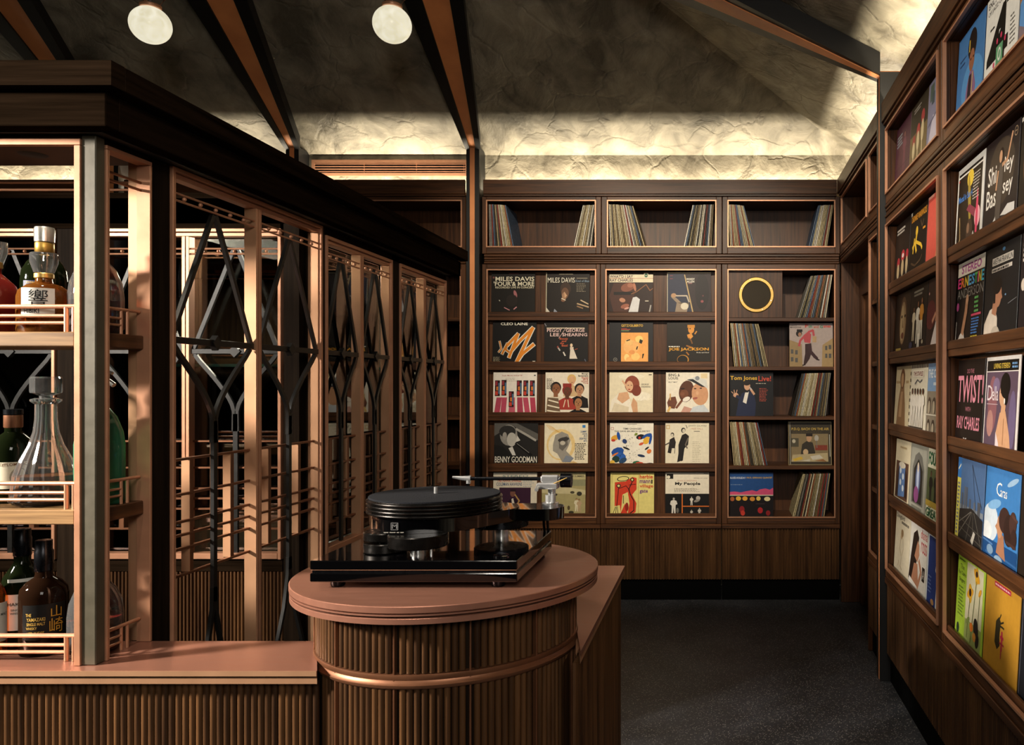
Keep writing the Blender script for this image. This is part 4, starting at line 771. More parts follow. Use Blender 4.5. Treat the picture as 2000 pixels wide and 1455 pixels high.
R_(0, 2, 2, 'record sleeve with sky-blue title panel above a grid of repeated portraits', '#8d8272', lambda a: [a.rect(0, .62, 1, 1, '#7fa0c8').text('THE CRUSADERS', .02, .8, .99, .92, '#e8eef2', .04).smalltext(.3, .7, .8, 1, .05, .04, '#e8eef2')] + [a.ell(.14+.24*i, .42-.3*j, .09, .12, '#4a3d33') and a.ell(.13+.24*i, .40-.3*j, .06, .09, '#b5a892') for i in range(4) for j in range(2)] + [a.rect(0, .29, 1, .31, '#d8d0c0')])
R_(0, 3, 0, 'cream record sleeve with a shirt of blue sky and clouds on the fourth row', '#d9ccae', lambda a: a.rect(.08, .08, .92, .66, '#5a3f30').poly([(.28, .1), (.3, .55), (.25, .62), (.72, .64), (.7, .5), (.72, .14)], '#5f82b8').ell(.4, .52, .06, .05, '#dfe6ea').ell(.58, .44, .06, .05, '#dfe6ea').ell(.42, .34, .06, .05, '#dfe6ea').ell(.6, .26, .06, .05, '#dfe6ea').ell(.5, .61, .22, .05, '#e2d9c6').poly([(.12, .1), (.2, .5), (.28, .55), (.28, .12)], '#2f1f1a').poly([(.72, .14), (.72, .55), (.84, .5), (.88, .12)], '#2f1f1a').smalltext(.3, .87, .8, 1, .05, .03, '#b39a72'))
R_(0, 3, 1, 'grey record sleeve of a stone archway framing a glowing robed figure', '#8c8b80', lambda a: a.rect(.06, .05, .94, .95, '#a3a296').poly([(.16, .14), (.16, .66), (.3, .84), (.5, .9), (.7, .84), (.84, .66), (.84, .14)], '#6b6a64').poly([(.24, .16), (.24, .64), (.5, .8), (.76, .64), (.76, .16)], '#2b2924').ell(.5, .5, .14, .24, '#55628a').ell(.5, .52, .07, .2, '#b9c4dc').ell(.44, .28, .14, .12, '#8a4a80').ell(.5, .68, .05, .07, '#d9c9b0').rect(.2, .07, .8, .11, '#7a796e'))
R_(0, 3, 2, 'record sleeve with dark green outlined words arched above and below a suited group', '#d8d4bc', lambda a: a.rect(0, .22, 1, .74, '#4f5a3a').fig(.2, .2, .5, '#5a3a2a', '#16140f', '#1a1410').fig(.45, .22, .5, '#5a3a2a', '#16140f', '#1a1410').fig(.68, .2, .52, '#5a3a2a', '#16140f', '#1a1410').fig(.88, .2, .5, '#5a3a2a', '#16140f', '#1a1410').rect(0, .22, 1, .3, '#b59a3c').text('FOUR TOPS', .05, .78, .98, .96, '#1f5a3a', .04).text('GREATEST', .03, .08, .98, .2, '#1f5a3a', .04))
R_(0, 4, 0, 'cream record sleeve with black script heading and a faint sketch on the bottom row', '#d6cbb2', lambda a: a.text('Songbird', .06, .86, .6, .95, '#2a241f', .02).smalltext(.4, .82, 1.0, 1, .05, .04, '#2a241f').line([(.4, .62), (.36, .42), (.5, .3), (.44, .16), (.55, .12)], .02, '#a08a66').line([(.55, .6), (.6, .45), (.52, .34)], .02, '#a08a66').ell(.46, .66, .07, .08, '#b59c78').ell(.5, .68, .07, .06, '#8f7350').line([(.32, .22), (.3, .14)], .03, '#b59c78'))
R_(0, 4, 1, 'white record sleeve of a woman resting chin on hand beside red linear letters', '#ddd8d0', lambda a: a.poly([(.0, .12), (.1, .5), (.2, .82), (.4, .9), (.52, .8), (.46, .55), (.4, .3), (.2, .1)], '#2b201c').poly([(.3, .5), (.45, .75), (.55, .7), (.58, .56), (.48, .44)], '#b98468').poly([(.15, .1), (.3, .4), (.5, .42), (.6, .1)], '#b58064').poly([(0, 0), (.05, .16), (.5, .1), (.6, 0)], '#e8e4de').line([(.55, .1), (.72, .34), (.58, .48)], .08, '#b98468').text('diana', .62, .82, .98, .95, '#c23a40', .0).text('ross', .66, .62, .98, .78, '#c23a40', .0).rect(.78, .24, .92, .44, '#26221f').text('A', .81, .28, .89, .4, '#ddd8d0', .02))
R_(0, 4, 2, 'deep blue record sleeve with a man in a white suit, bottom row', '#2a3f82', lambda a: a.rect(0, .0, .06, 1, '#d8dce0').rect(0, .95, 1, 1, '#c8ccd4').fig(.6, .06, .8, '#5a3a2c', '#e2dfd8', '#17110e').rect(.06, 0, 1, .06, '#24345f').smalltext(.1, .4, .3, 5, .05, .02, '#6f83b8').ell(.35, .1, .08, .04, '#b58a5a'))
R_(1, U, 0, 'blue record sleeve with a tall-haired woman in a mauve robe in the upper cubby', '#3f6da0', lambda a: a.ell(.6, .3, .4, .3, '#4f86b8').poly([(.32, 0), (.4, .3), (.5, .46), (.64, .44), (.74, .25), (.7, 0)], '#7d5a78').poly([(.42, .1), (.48, .42), (.58, .42), (.56, .1)], '#2a2026').ell(.56, .76, .16, .18, '#1d1512').ell(.56, .58, .1, .13, '#8a5a40').ell(.52, .6, .025, .012, '#241612').ell(.62, .6, .025, .012, '#241612').rect(.44, .7, .48, .84, '#b99a3c').line([(.62, .42), (.6, .1)], .02, '#c9b25a').smalltext(.1, .7, .36, 2, .06, .02, '#2a3f66').ell(.66, .14, .05, .04, '#c9b5a0'))
R_(1, U, 1, 'white record sleeve with a giant black figure four and small black headings', '#d4d2ca', lambda a: a.text('ENCYCLOPEDIA', .06, .88, .78, .95, '#1b1917', .04).text('OF JAZZ ON RECORDS', .06, .79, .92, .85, '#1b1917', .03).smalltext(.5, .71, .86, 1, .02, .025, '#1b1917').smalltext(.84, .71, 1.0, 1, .02, .025, '#8d3a44').text('4', .08, .02, .72, .76, '#15130f', .05).rect(.38, .16, .58, .36, '#5a9068').ell(.48, .26, .05, .07, '#d4d2ca').ell(.48, .26, .03, .045, '#5a9068').ell(.4, .42, .025, .03, '#c03a5a').ell(.52, .44, .025, .03, '#c03a5a').ell(.64, .36, .025, .03, '#c03a5a').ell(.32, .2, .025, .03, '#c03a5a').ell(.5, .1, .025, .03, '#c03a5a').smalltext(.78, .5, .95, 7, .045, .015, '#6a675f').smalltext(.16, .61, .3, 1, .02, .02, '#1b1917'))
R_(1, U, 2, 'blue and tan record sleeve cut by the edge of the picture in the upper cubby', '#5a8ac0', lambda a: a.poly([(0, .5), (.0, 1), (.4, 1), (.3, .7)], '#a8703f').poly([(0, 0), (.0, .3), (.2, .2), (.3, 0)], '#7a6a70'))
R_(1, 0, 0, 'white-edged record sleeve with pink and gold light flares over a dim saxophonist', '#e0dcd4', lambda a: a.rect(.05, .04, .93, .88, '#2a2016').rect(.05, .9, .93, .93, '#1a1512').ell(.5, .8, .12, .1, '#e0c040').ell(.5, .55, .05, .3, '#a88f3a', .2).poly([(.4, .45), (.5, .5), (.9, .34), (.93, .2), (.6, .36)], '#8a3a4a').ell(.82, .3, .1, .12, '#f0b0b8').ell(.8, .3, .04, .32, '#d84a68').line([(.15, .4), (.2, .15), (.12, .05)], .03, '#b09060').ell(.55, .18, .12, .14, '#4a382c').ell(.5, .22, .05, .06, '#8a6a52').poly([(.6, .04), (.7, .16), (.8, .04)], '#c8bfb4').text('Mood in Sax 4', .08, .58, .6, .66, '#4f86d0', .03).smalltext(.62, .8, .88, 9, .035, .014, '#c9c2b4').rect(.05, .84, .09, .86, '#c23a3a'))
R_(1, 0, 1, 'brown-black record sleeve with huge white serif name split around a singer raising an arm', '#2c2322', lambda a: a.ell(.5, .6, .4, .35, '#463a30').text('Shi', .1, .52, .36, .72, '#ece6da', .02).text('ley', .60, .52, .86, .72, '#ece6da', .02).text('Bas', .08, .28, .38, .48, '#ece6da', .02).text('sey', .58, .30, .86, .46, '#ece6da', .02).poly([(.36, .05), (.42, .5), (.46, .68), (.56, .68), (.56, .4), (.52, .04)], '#5a5048').ell(.5, .77, .07, .08, '#2a1d16').ell(.48, .76, .045, .065, '#c99a76').line([(.54, .66), (.68, .68), (.8, .92)], .04, '#c99a76').line([(.42, .62), (.38, .44)], .04, '#c99a76').poly([(.55, .14), (.75, .22), (.95, .2), (.95, .12), (.7, .12)], '#d8d4ce').poly([(.2, .04), (.4, .16), (.42, .04)], '#d8d4ce').ell(.9, .9, .05, .05, '#a88f70').ell(.9, .9, .04, .04, '#2c2322').line([(.88, .9), (.92, .9)], .012, '#a88f70'))
R_(1, 0, 2, 'dark record sleeve with a gilded sculpted figure at the right edge of the top row', '#231b16', lambda a: a.ell(.3, .5, .2, .3, '#8a5a38').ell(.2, .6, .1, .14, '#b8845a').rect(0, .93, .3, .97, '#d8d0c0'))
R_(1, 1, 0, 'black record sleeve with rainbow name capitals and a cream strip along its top', '#171312', lambda a: a.rect(0, .84, 1, 1, '#e6ded0').text('STEREO', .14, .865, .88, .965, '#a8488f', .05).rect(0, .0, 1, .03, '#2a2422')
  .text('E', .02, .70, .14, .82, '#e0408a', .05).text('R', .15, .70, .28, .82, '#e87a3a', .05).text('N', .29, .70, .42, .82, '#e8c83a', .05).text('E', .43, .70, .54, .82, '#5fb0e0', .05).text('S', .55, .70, .66, .82, '#4fa8e8', .05).text('T', .66, .70, .76, .82, '#5fc86a', .05).text('I', .77, .70, .8, .82, '#e0508a', .05).text('N', .81, .70, .9, .82, '#e8c83a', .05).text('E', .91, .70, .99, .82, '#48b8d8', .05)
  .text('ANDERSON', .03, .57, .99, .68, '#8a8680', .0).smalltext(.7, .52, .86, 4, .05, .025, '#6fc06a').rect(.6, .33, .95, .355, '#d04a6a').smalltext(.62, .29, .9, 6, .032, .016, '#4f86d0').smalltext(.62, .09, .9, 3, .03, .016, '#d8c83a').ell(.07, .48, .05, .05, '#b04a88').poly([(.04, .0), (.2, .14), (.34, .2), (.42, .0)], '#d8d0ca').line([(.3, .16), (.4, .4), (.42, .52)], .1, '#b88868').ell(.43, .54, .05, .06, '#c89a7a').line([(.04, .1), (.05, .3)], .02, '#b0a8a0'))
R_(1, 1, 1, 'scuffed black record sleeve with a white paint-stroke title and a profile in glittering white', '#1b1b1c', lambda a: a.rect(.2, .80, .82, .88, '#c9c2b6').text('ARETHA FRANKLIN', .22, .81, .8, .87, '#1b1b1c', .03).rect(.2, .73, .80, .77, '#c9c2b6').smalltext(.22, .735, .78, 1, .02, .025, '#1b1b1c').ell(.54, .94, .04, .02, '#3f6a90').poly([(.02, 0), (.04, .2), (.2, .34), (.34, .36), (.44, .24), (.46, 0)], '#d2c4b4').poly([(.26, .3), (.3, .44), (.44, .4), (.4, .26)], '#a8765a').ell(.44, .48, .1, .13, '#a8765a').ell(.40, .58, .13, .09, '#181310').poly([(.53, .5), (.57, .44), (.52, .42)], '#a8765a').rect(.3, .4, .36, .56, '#181310').line([(.74, .36), (.98, .4)], .008, '#6a6a6c').ell(.66, .46, .02, .01, '#6f8fb0').ell(.4, .06, .14, .1, '#b3a696'))
R_(1, 1, 2, 'dark record sleeve with small white capitals cut by the picture edge on the second row', '#241d1f', lambda a: a.smalltext(.05, .92, .6, 5, .05, .03, '#cfc8bc').fig(.2, .2, .5, '#a8765a', '#2f2528', '#17110e').ell(.1, .5, .06, .06, '#d2c4b4'))
R_(1, 2, 0, 'black record sleeve with tall pink title letters and an exclamation mark', '#1d1614', lambda a: a.text('DO THE', .36, .84, .62, .89, '#b5707f', .02).text('TWIST!', .03, .5, .98, .82, '#e493a6', .03).text('WITH', .36, .40, .56, .45, '#b5707f', .02).text('RAY CHARLES', .06, .19, .9, .34, '#e08fa2', .03).rect(.34, .02, .46, .09, '#d8d0ca').line([(.4, .025), (.4, .085)], .03, '#1d1614'))
R_(1, 2, 1, 'white-edged record sleeve of a bare-backed woman on a violet glittering ground', '#e4ddd6', lambda a: a.rect(.03, .03, .96, .84, '#5d4a5a').rect(.03, .85, .96, .96, '#17130f').text('LIVING STEREO', .24, .875, .72, .93, '#d8b84a', .02).smalltext(.78, .91, .94, 2, .035, .02, '#6f9ac8').ell(.25, .5, .14, .3, '#8a5a60').ell(.2, .3, .1, .14, '#b08078').ell(.35, .7, .1, .08, '#7d6a88').ell(.85, .35, .1, .3, '#6f5f80').text('D', .08, .54, .24, .7, '#e0d6d8', .0).text('ella', .24, .54, .42, .69, '#e0d6d8', .0).rect(.08, .5, .42, .505, '#d8ccd0')
  .poly([(.44, 0), (.4, .2), (.5, .42), (.66, .44), (.8, .2), (.86, 0)], '#d2a07a').poly([(.4, 0), (.4, .22), (.5, .1), (.52, 0)], '#e0cfd2').poly([(.52, .4), (.54, .52), (.66, .5), (.64, .38)], '#d2a07a').ell(.56, .6, .1, .12, '#d0a07c').ell(.62, .7, .14, .13, '#15100e').ell(.66, .6, .06, .1, '#15100e').ell(.62, .54, .02, .03, '#e8e2da').line([(.62, .36), (.62, .1)], .012, '#a8764f').rect(.5, .62, .54, .635, '#2a1a14'))
R_(1, 3, 0, 'record sleeve of a city beyond a steel bridge with yellow and blue side strip', '#51719f', lambda a: a.rect(0, .0, .14, .76, '#dcd060').rect(0, .76, .14, 1, '#3f7ac0').line([(.03, .86), (.11, .92)], .02, '#e8e4d0').smalltext(.03, .68, .11, 14, .045, .025, '#3a4f8a').rect(.14, .4, 1, .46, '#8a94a0').rect(.2, .4, .26, .6, '#5a5f68').rect(.3, .4, .35, .68, '#6a6f78').rect(.37, .4, .42, .68, '#5f646c').rect(.5, .4, .56, .56, '#5a5f68').rect(.66, .4, .72, .54, '#6a6f78').rect(.8, .4, .9, .56, '#55585f').poly([(.14, 0), (.14, .4), (.6, .46), (1, .38), (1, 0)], '#2c2a2a').line([(.55, .95), (.75, .44)], .01, '#3a4250').line([(.55, .95), (.95, .5)], .01, '#3a4250').line([(.14, .1), (.6, .42)], .012, '#7a766e').line([(.14, .24), (.58, .42)], .012, '#7a766e').line([(.4, 0), (.62, .42)], .012, '#6a665e').line([(.7, 0), (.66, .42)], .012, '#6a665e').line([(1, .08), (.7, .42)], .012, '#7a766e').line([(.14, .3), (1, .2)], .01, '#5a564e').line([(.14, .2), (1, .1)], .01, '#5a564e').poly([(.62, .1), (.72, .22), (.78, .2), (.7, .06)], '#cfcac0'))
R_(1, 3, 1, 'sky-blue record sleeve of a dark-haired woman rising from the sea', '#3f7fc0', lambda a: a.ell(.2, .42, .24, .2, '#cfdbe6').ell(.1, .32, .16, .1, '#e4e9ec').ell(.8, .9, .16, .03, '#9fc0de', .3).ell(.3, .62, .2, .05, '#7fb0dc', .2).rect(0, 0, 1, .24, '#1d4a80').line([(0, .22), (.3, .2)], .02, '#4f7ab0').line([(.5, .12), (1, .1)], .02, '#35649c').line([(.1, .1), (.5, .06)], .02, '#35649c').text('C', .34, .72, .5, .86, '#f0f2f2', .0).text('aras', .46, .72, .66, .79, '#f0f2f2', .0)
  .poly([(.42, .14), (.46, .28), (.44, .36), (.62, .34), (.66, .2), (.7, .1)], '#a8765a').ell(.5, .42, .09, .12, '#bd8a68').poly([(.40, .44), (.36, .4), (.42, .37)], '#bd8a68').ell(.62, .5, .16, .13, '#3f2a26').ell(.76, .42, .15, .16, '#35231f').ell(.86, .5, .1, .12, '#4a322c').ell(.9, .36, .08, .1, '#3a2722').line([(.84, .58), (.98, .54)], .03, '#5a3d34').line([(.7, .3), (.96, .28)], .03, '#4a322c').ell(.24, .14, .1, .05, '#7a97b4').ell(.5, .08, .12, .04, '#8aa6c0'))
R_(1, 4, 0, 'lime green record sleeve with yellow daisies on a cream photograph', '#a4c43c', lambda a: a.rect(.36, .05, .95, .95, '#cfc8a8').rect(.36, .05, .95, .3, '#8f9a5a').text('The', .1, .82, .25, .88, '#2f3a1c', .01).text('Ray Charles', .04, .74, .34, .8, '#2f3a1c', .01).text('Singers', .08, .66, .3, .72, '#2f3a1c', .01).smalltext(.08, .6, .3, 9, .04, .02, '#5f7a2a').smalltext(.06, .92, .34, 1, .03, .02, '#3f5a1c').ell(.12, .12, .05, .06, '#2a3a2f').ell(.52, .62, .12, .05, '#d89a2c', .4).ell(.52, .62, .06, .11, '#d8a52c', .2).ell(.52, .63, .045, .045, '#3a241a').ell(.72, .86, .12, .05, '#d89a2c', -.5).ell(.72, .86, .05, .1, '#d8a52c').ell(.72, .88, .04, .035, '#3a241a').line([(.52, .56), (.46, .1)], .014, '#5f6a34').line([(.72, .8), (.6, .08)], .014, '#5f6a34').ell(.86, .7, .06, .03, '#d89a2c', .8).line([(.86, .68), (.82, .1)], .012, '#5f6a34').ell(.62, .26, .06, .05, '#d8782c').ell(.78, .28, .08, .12, '#2a2420', .3).ell(.74, .18, .06, .05, '#c88a3a').ell(.84, .16, .05, .08, '#2a2420', -.4).ell(.48, .3, .08, .03, '#7a8a4a', .6))
R_(1, 4, 1, 'mustard-yellow record sleeve with a tiny dark emblem and a crimson corner strip', '#b8862c', lambda a: a.poly([(.26, .955), (.74, .955), (.74, .905), (.26, .905)], '#a8263f').smalltext(.28, .92, .78, 1, .02, .018, '#d8b0b0').poly([(.34, .34), (.36, .56), (.44, .62), (.5, .58), (.48, .42), (.5, .34), (.42, .28)], '#2f2a1a').line([(.44, .58), (.5, .66)], .02, '#2f2a1a').line([(.48, .56), (.58, .6)], .02, '#2f2a1a').line([(.5, .54), (.6, .54)], .02, '#2f2a1a').rect(.5, .42, .6, .45, '#a8263f').rect(.53, .3, .57, .5, '#a8263f').rect(.48, .36, .62, .38, '#8d2030').rect(.53, .22, .55, .3, '#a8263f'))
R_(1, 4, 2, 'plain charcoal record sleeve at the near end of the bottom row', '#1c1d22', lambda a: a.line([(.02, 0), (.04, 1)], .02, '#4a4a50').smalltext(.3, .8, .6, 2, .05, .03, '#44444c'))
R_(1, 3, 2, 'dark brown record sleeve cut by the picture edge on the fourth row', '#2a211b', lambda a: a.ell(.4, .5, .2, .25, '#5a4432').smalltext(.2, .9, .7, 1, .05, .04, '#a89a80'))
COLS = [(4.034, 3.717, 3.397), (2.955, 2.629, 2.305)]
for bay, row, c, lab, col, fn in RIGHT:
    h = .9785 if row == U else LIPS[row]-.0262
    sleeve(TR, -COLS[bay][c], h, .032 if row == U else .030, 3.2, 'R', lab, GR, col, fn)

# ---------------------------------------------------------------- leaning records
THK = [.0058, .0064, .0050]
RM = [MB().box(-t_/2, t_/2, 0, .31, 0, .312, .0007).mesh('record', 'spines', 0) for t_ in THK]
def stack(T, wall, s0, s1, h, n, dirn, amin, amax, label, group, d=.03):
    # dirn -1: tops lean towards smaller s. s0..s1 spine bottoms
    for k in range(n):
        f = k/(n-1); s = s0+(s1-s0)*f
        a = (amin+(amax-amin)*(f if dirn < 0 else 1-f))+random.uniform(-.03, .03)
        o = tag(link('record', RM[random.randrange(3)], None), label, 'record', group)
        lift = abs(math.sin(math.radians(a)))*.0022
        o.location = T(s, d+random.uniform(0, .012), h+lift)
        o.rotation_euler = (0, math.radians(a)*dirn, 0 if wall == 'B' else -PI/2)
LL = 'records leaning '
def st(x0, x1, h, n, dirn, amin, amax, where):
    stack(TB, 'B', pxs(x0), pxs(x1), h, n, dirn, amin, amax, 'thin worn record spine leaning '+where, LL+where)
UH = .9785
st(957, 1003, UH, 15, -1, 1.0, 11, 'at the pilaster end of the first upper cubby')
st(1121, 1152, UH, 11, 1, 8, 12.5, 'at the inner end of the first upper cubby')
st(1193, 1259, UH, 21, -1, 2, 16, 'at the far end of the middle upper cubby')
st(1336, 1389, UH, 18, 1, 3, 12, 'at the near end of the middle upper cubby')
st(1427, 1474, UH, 16, -1, 2, 15, 'at one end of the cubby above the speaker')
st(1580, 1614, UH, 12, 1, 9, 13, 'in the corner of the cubby above the speaker')
st(1560, 1612, .4805, 18, 1, 9, 17, 'beside the round brass speaker')
st(1435, 1499, .1315, 22, -1, 5.5, 12.5, 'beside the sleeve of the leaping man')
st(1547, 1612, -.2215, 23, 1, 7, 13.5, 'beside the sleeve of the singer in dinner suit')
st(1434, 1498, -.5735, 22, -1, 5.5, 12.5, 'beside the sleeve of the radio announcer')
st(1549, 1609, -.9405, 21, 1, 8, 14, 'beside the sleeve with the pink horizon')
stack(TR, 'R', -4.96, -4.83, UH, 12, 1, 4, 8, 'thin worn record spine leaning in the corner cubby above the doorway', LL+'in the corner cubby above the doorway', d=.028)

# round speaker set into the corner cabinet
sx, sh = px(1477.5), EYE+(752-575)*K
t = thing('wall_speaker', TB(sx, .05, .4805), 'round brass-ringed speaker with black cloth set in a walnut panel', 'speaker')
bx('speaker_panel', 'walnut_v', t, px(1421.8), px(1529), .030, .30, .4805, .8205, .002, TB)
def disc_y(prof, y, n=48):      # lathe around the y axis
    m = MB(lambda x, yy, z: (sx+x, y-z, sh+yy)); m.lathe(prof, 0, 0, 0, n); return m
disc_y([(.100, 0), (.100, .006), (.104, .010), (.122, .010), (.127, .006), (.127, 0)], YB+.030).build('speaker_ring', 'brass', t)
disc_y([(0, .004), (.099, .004), (.101, 0)], YB+.030).build('speaker_cloth', 'speaker_cloth', t)
for k in range(8):
    a = k*PI/4+PI/8
    m = MB(lambda x, yy, z, a=a: (sx+.1135*math.cos(a)+x, YB+.030-z, sh+.1135*math.sin(a)+yy)); m.lathe([(0, .0125), (.003, .012), (.004, .010)], 0, 0, 0, 8); m.build('screw', 'chrome', t)
# ---------------------------------------------------------------- bar front ledge
LZ = EYE-.626          # ledge top
DZ = EYE-.46           # round top
PXC, PYC, PR, DR = -.669, 2.072, .309, .364
t = thing('bar_ledge', (-1.6, 1.9, 0), 'low copper-topped bar ledge with fluted wood front under the bottles', 'counter')
XL, XE = -2.45, -.88
TPL = lambda x, y, z: (x, z, y)      # plan polygons extruded upwards
def plan(name, mat, t, pts, z0, z1): return MB(TPL).prism(pts, z0, z1).build(name, mat, t, 0)
def ledge_plan(i): return [(XL, 1.806+i), (-.878-i*.5, 1.806+i), (-.953-i*.5, 1.96), (-.979, 2.04), (-.976, 2.016), (XL, 2.016)]
plan('ledge_top', 'copper', t, ledge_plan(0), LZ-.012, LZ)
bx('ledge_edge', 'copper_side', t, XL, -.879, 1.8045, 1.8059, LZ-.0118, LZ-.0004)
plan('ledge_moulding', 'copper_side', t, ledge_plan(.018), LZ-.0175, LZ-.012)
plan('ledge_moulding', 'copper_side', t, ledge_plan(.003), LZ-.030, LZ-.0175)
bx('bar_body', 'ebony_v', t, XL, -.895, 1.842, 2.0, 0.002, LZ-.030)
sl = MB().lathe([(.0070, 0), (.0070, LZ-.034)], 0, 0, 0, 10, PI, 2*PI)
slm = sl.mesh('slat', 'flute_wood', 60)
for k in range(int((-.888-XL)/.0153)):
    link('slat', slm, t, (XL+.008+k*.0153, 1.841, .002))

# round pedestal with the copper disc top
t = thing('round_pedestal', (PXC, PYC, 0), 'round fluted pedestal with a wide copper disc top under the turntable', 'table')
top = MB().lathe([(0, 0), (DR-.002, 0), (DR, -.0015), (DR, -.0135), (DR-.001, -.0145), (DR-.008, -.015), (DR-.008, -.0168), (DR-.001, -.0172), (DR-.001, -.0205), (DR-.018, -.0212), (DR-.018, -.0252), (DR-.003, -.0252), (DR-.0015, -.0265), (DR-.0015, -.0375), (DR-.004, -.0385), (0, -.0385)], PXC, PYC, DZ, 128)
top.build('disc_top', 'copper', t, 30)
MB().lathe([(0, .002), (PR-.009, .002), (PR-.009, DZ-.038), (0, DZ-.038)], PXC, PYC, 0, 96).build('core', 'ebony_v', t)
z0, z1 = EYE-.650, EYE-.618
MB().lathe([(PR-.01, z0), (PR+.004, z0), (PR+.008, z0+.004), (PR+.009, z0+.009), (PR+.004, z0+.013), (PR+.002, z0+.018), (PR+.004, z0+.024), (PR+.003, z1-.002), (PR-.01, z1)], PXC, PYC, 0, 128).build('bronze_band', 'bronze_dark', t)
N = 122
um = MB().lathe([(.0072, 0), (.0072, DZ-.038-z1)], 0, 0, 0, 10).mesh('upper_slat', 'flute_wood', 60)
lm = MB().lathe([(.0072, 0), (.0072, z0)], 0, 0, 0, 10).mesh('lower_slat', 'flute_wood', 60)
dm = MB().box(-.002, .002, -.009, .0055, .0, DZ-.038, .0006).mesh('divider_strip', 'bronze_dark', 0)
face = math.atan2(0-PYC, 0-PXC)
for k in range(N):
    a = 2*PI*k/N
    da = (a-face+PI) % (2*PI)-PI
    if abs(da) > 2.0: continue
    div = k % 10 == 0
    x, y = PXC+(PR-.0065)*math.cos(a), PYC+(PR-.0065)*math.sin(a)
    if div:
        o = link('divider_strip', dm, t, (x, y, .002)); o.rotation_euler = (0, 0, a+PI/2)
    else:
        link('upper_slat', um, t, (x, y, z1)); link('lower_slat', lm, t, (x, y, .002))

# side counter running back from the pedestal
t = thing('side_counter', (-.45, 2.5, 0), 'copper-topped side counter running back behind the round pedestal', 'counter')
SX = -.322
def counter_plan(i): return [(SX-i, 1.935+i), (SX-i, 2.858-i), (-.62, 2.858-i), (-.62, 2.40), (-.371, 2.155)]
plan('counter_top', 'copper', t, counter_plan(0), LZ-.012, LZ)
plan('counter_moulding', 'copper_side', t, counter_plan(.014), LZ-.0175, LZ-.012)
plan('counter_moulding', 'copper_side', t, counter_plan(.002), LZ-.030, LZ-.0175)
bx('counter_body', 'ebony_v', t, -.60, SX-.026, 2.42, 2.84, .002, LZ-.030)
TSC = lambda s, d, h: (SX-.012-d, s, h)
flutes(TSC, 1.945, 2.845, .002, LZ-.030, .0, .0125, t)

# ---------------------------------------------------------------- canopy above the bottle tower and screens
t = thing('bar_canopy', (-1.36, 3.0, EYE+.56), 'dark ebonised two-step canopy running along the top of the bar screens', 'canopy')
cu, cl = (.637, .690), (.560, .632)
MB().hexa([(-2.45, 1.75, EYE+cu[0]), (-1.288, 1.75, EYE+cu[0]), (-1.288, 1.79, EYE+cu[0]), (-2.45, 1.79, EYE+cu[0])], [(-2.45, 1.75, EYE+cu[1]), (-1.288, 1.75, EYE+cu[1]), (-1.288, 1.79, EYE+cu[1]), (-2.45, 1.79, EYE+cu[1])]).build('front_upper_board', 'ebony_h', t, 0)
bx('front_lower_board', 'ebony_h', t, -2.45, -1.322, 1.78, 1.82, EYE+cl[0], EYE+cl[1], .002)
bx('front_shadow_step', 'black_paint', t, -2.44, -1.331, 1.7905, 1.82, EYE+cl[1], EYE+cu[0]+.03)
bx('front_backing', 'black_paint', t, -2.44, -1.3605, 1.8205, 1.87, EYE+.5585, EYE+cu[0]+.02)
bx('side_upper_board', 'ebony_h', t, -1.33, -1.288, 1.791, 4.25, EYE+cu[0], EYE+cu[1], .002)
bx('side_lower_board', 'ebony_h', t, -1.36, -1.322, 1.821, 4.24, EYE+cl[0], EYE+cl[1], .002)
bx('side_shadow_step', 'black_paint', t, -1.36, -1.3305, 1.8205, 4.23, EYE+cl[1], EYE+cu[0]+.03)
bx('side_backing', 'black_paint', t, -1.42, -1.3605, 1.871, 4.204, EYE+.5585, EYE+cu[0]+.02)
bx('canopy_lid', 'ebony_h', t, -2.44, -1.335, 1.80, 2.06, EYE+cu[0]+.0205, EYE+cu[0]+.04)
bx('canopy_lid', 'ebony_h', t, -3.0, -1.335, 2.90, 4.24, EYE+cu[0]+.0205, EYE+cu[0]+.04)
bx('end_board', 'ebony_h', t, -3.0, -1.322, 4.205, 4.24, EYE+cl[0], EYE+cl[1], .002)

# ---------------------------------------------------------------- bottle tower
SXP = -1.388
t = thing('bottle_tower', (-1.7, 1.95, LZ), 'dark open display tower with bronze edging and shelves of bottles', 'cabinet')
YF, YK = 1.839, 2.05
HT = EYE+.558
bx('front_post', 'post_grey', t, SXP-.032, SXP, YF, YF+.028, LZ+.0005, HT, .002)
bx('front_post', 'ebony_v', t, -2.44, -2.40, YF, YF+.028, LZ+.0005, HT, .002)
bx('rear_post', 'ebony_v', t, SXP-.052, SXP, 2.024, 2.088, .002, HT, .002)
bx('rear_post', 'ebony_v', t, -2.44, -2.40, 2.0, YK, LZ+.0005, HT, .002)
bx('rear_post_lining', 'copper_side', t, SXP-.056, SXP-.001, 2.018, 2.0235, LZ+.0005, HT-.012, .001)
bx('head_rail', 'ebony_h', t, -2.40, SXP-.032, YF, YF+.028, EYE+.549, HT, .002)
bx('side_head_rail', 'ebony_h', t, SXP-.03, SXP, YF+.028, 2.018, EYE+.545, HT, .002)
bx('soffit', 'walnut_h', t, -2.40, SXP-.033, YF+.029, YK, EYE+.5455, HT-.001)
m = MB(); m.box(-2.40, SXP-.032, YF-.004, YF+.012, EYE+.535, EYE+.549, .001); m.build('bronze_head', 'bronze', t)
bx('bronze_jamb', 'bronze', t, SXP-.046, SXP-.032, YF-.004, YF+.028, LZ+.0005, EYE+.5345, .001)
TS = lambda s, d, h: (SXP-d, s, EYE+h)
bx('side_bronze_jamb', 'bronze', t, 1.868, 1.877, -.004, .03, -.6255, .535, .001, TS)
bx('side_bronze_jamb', 'bronze', t, 2.010, 2.0175, -.004, .03, -.6255, .535, .001, TS)
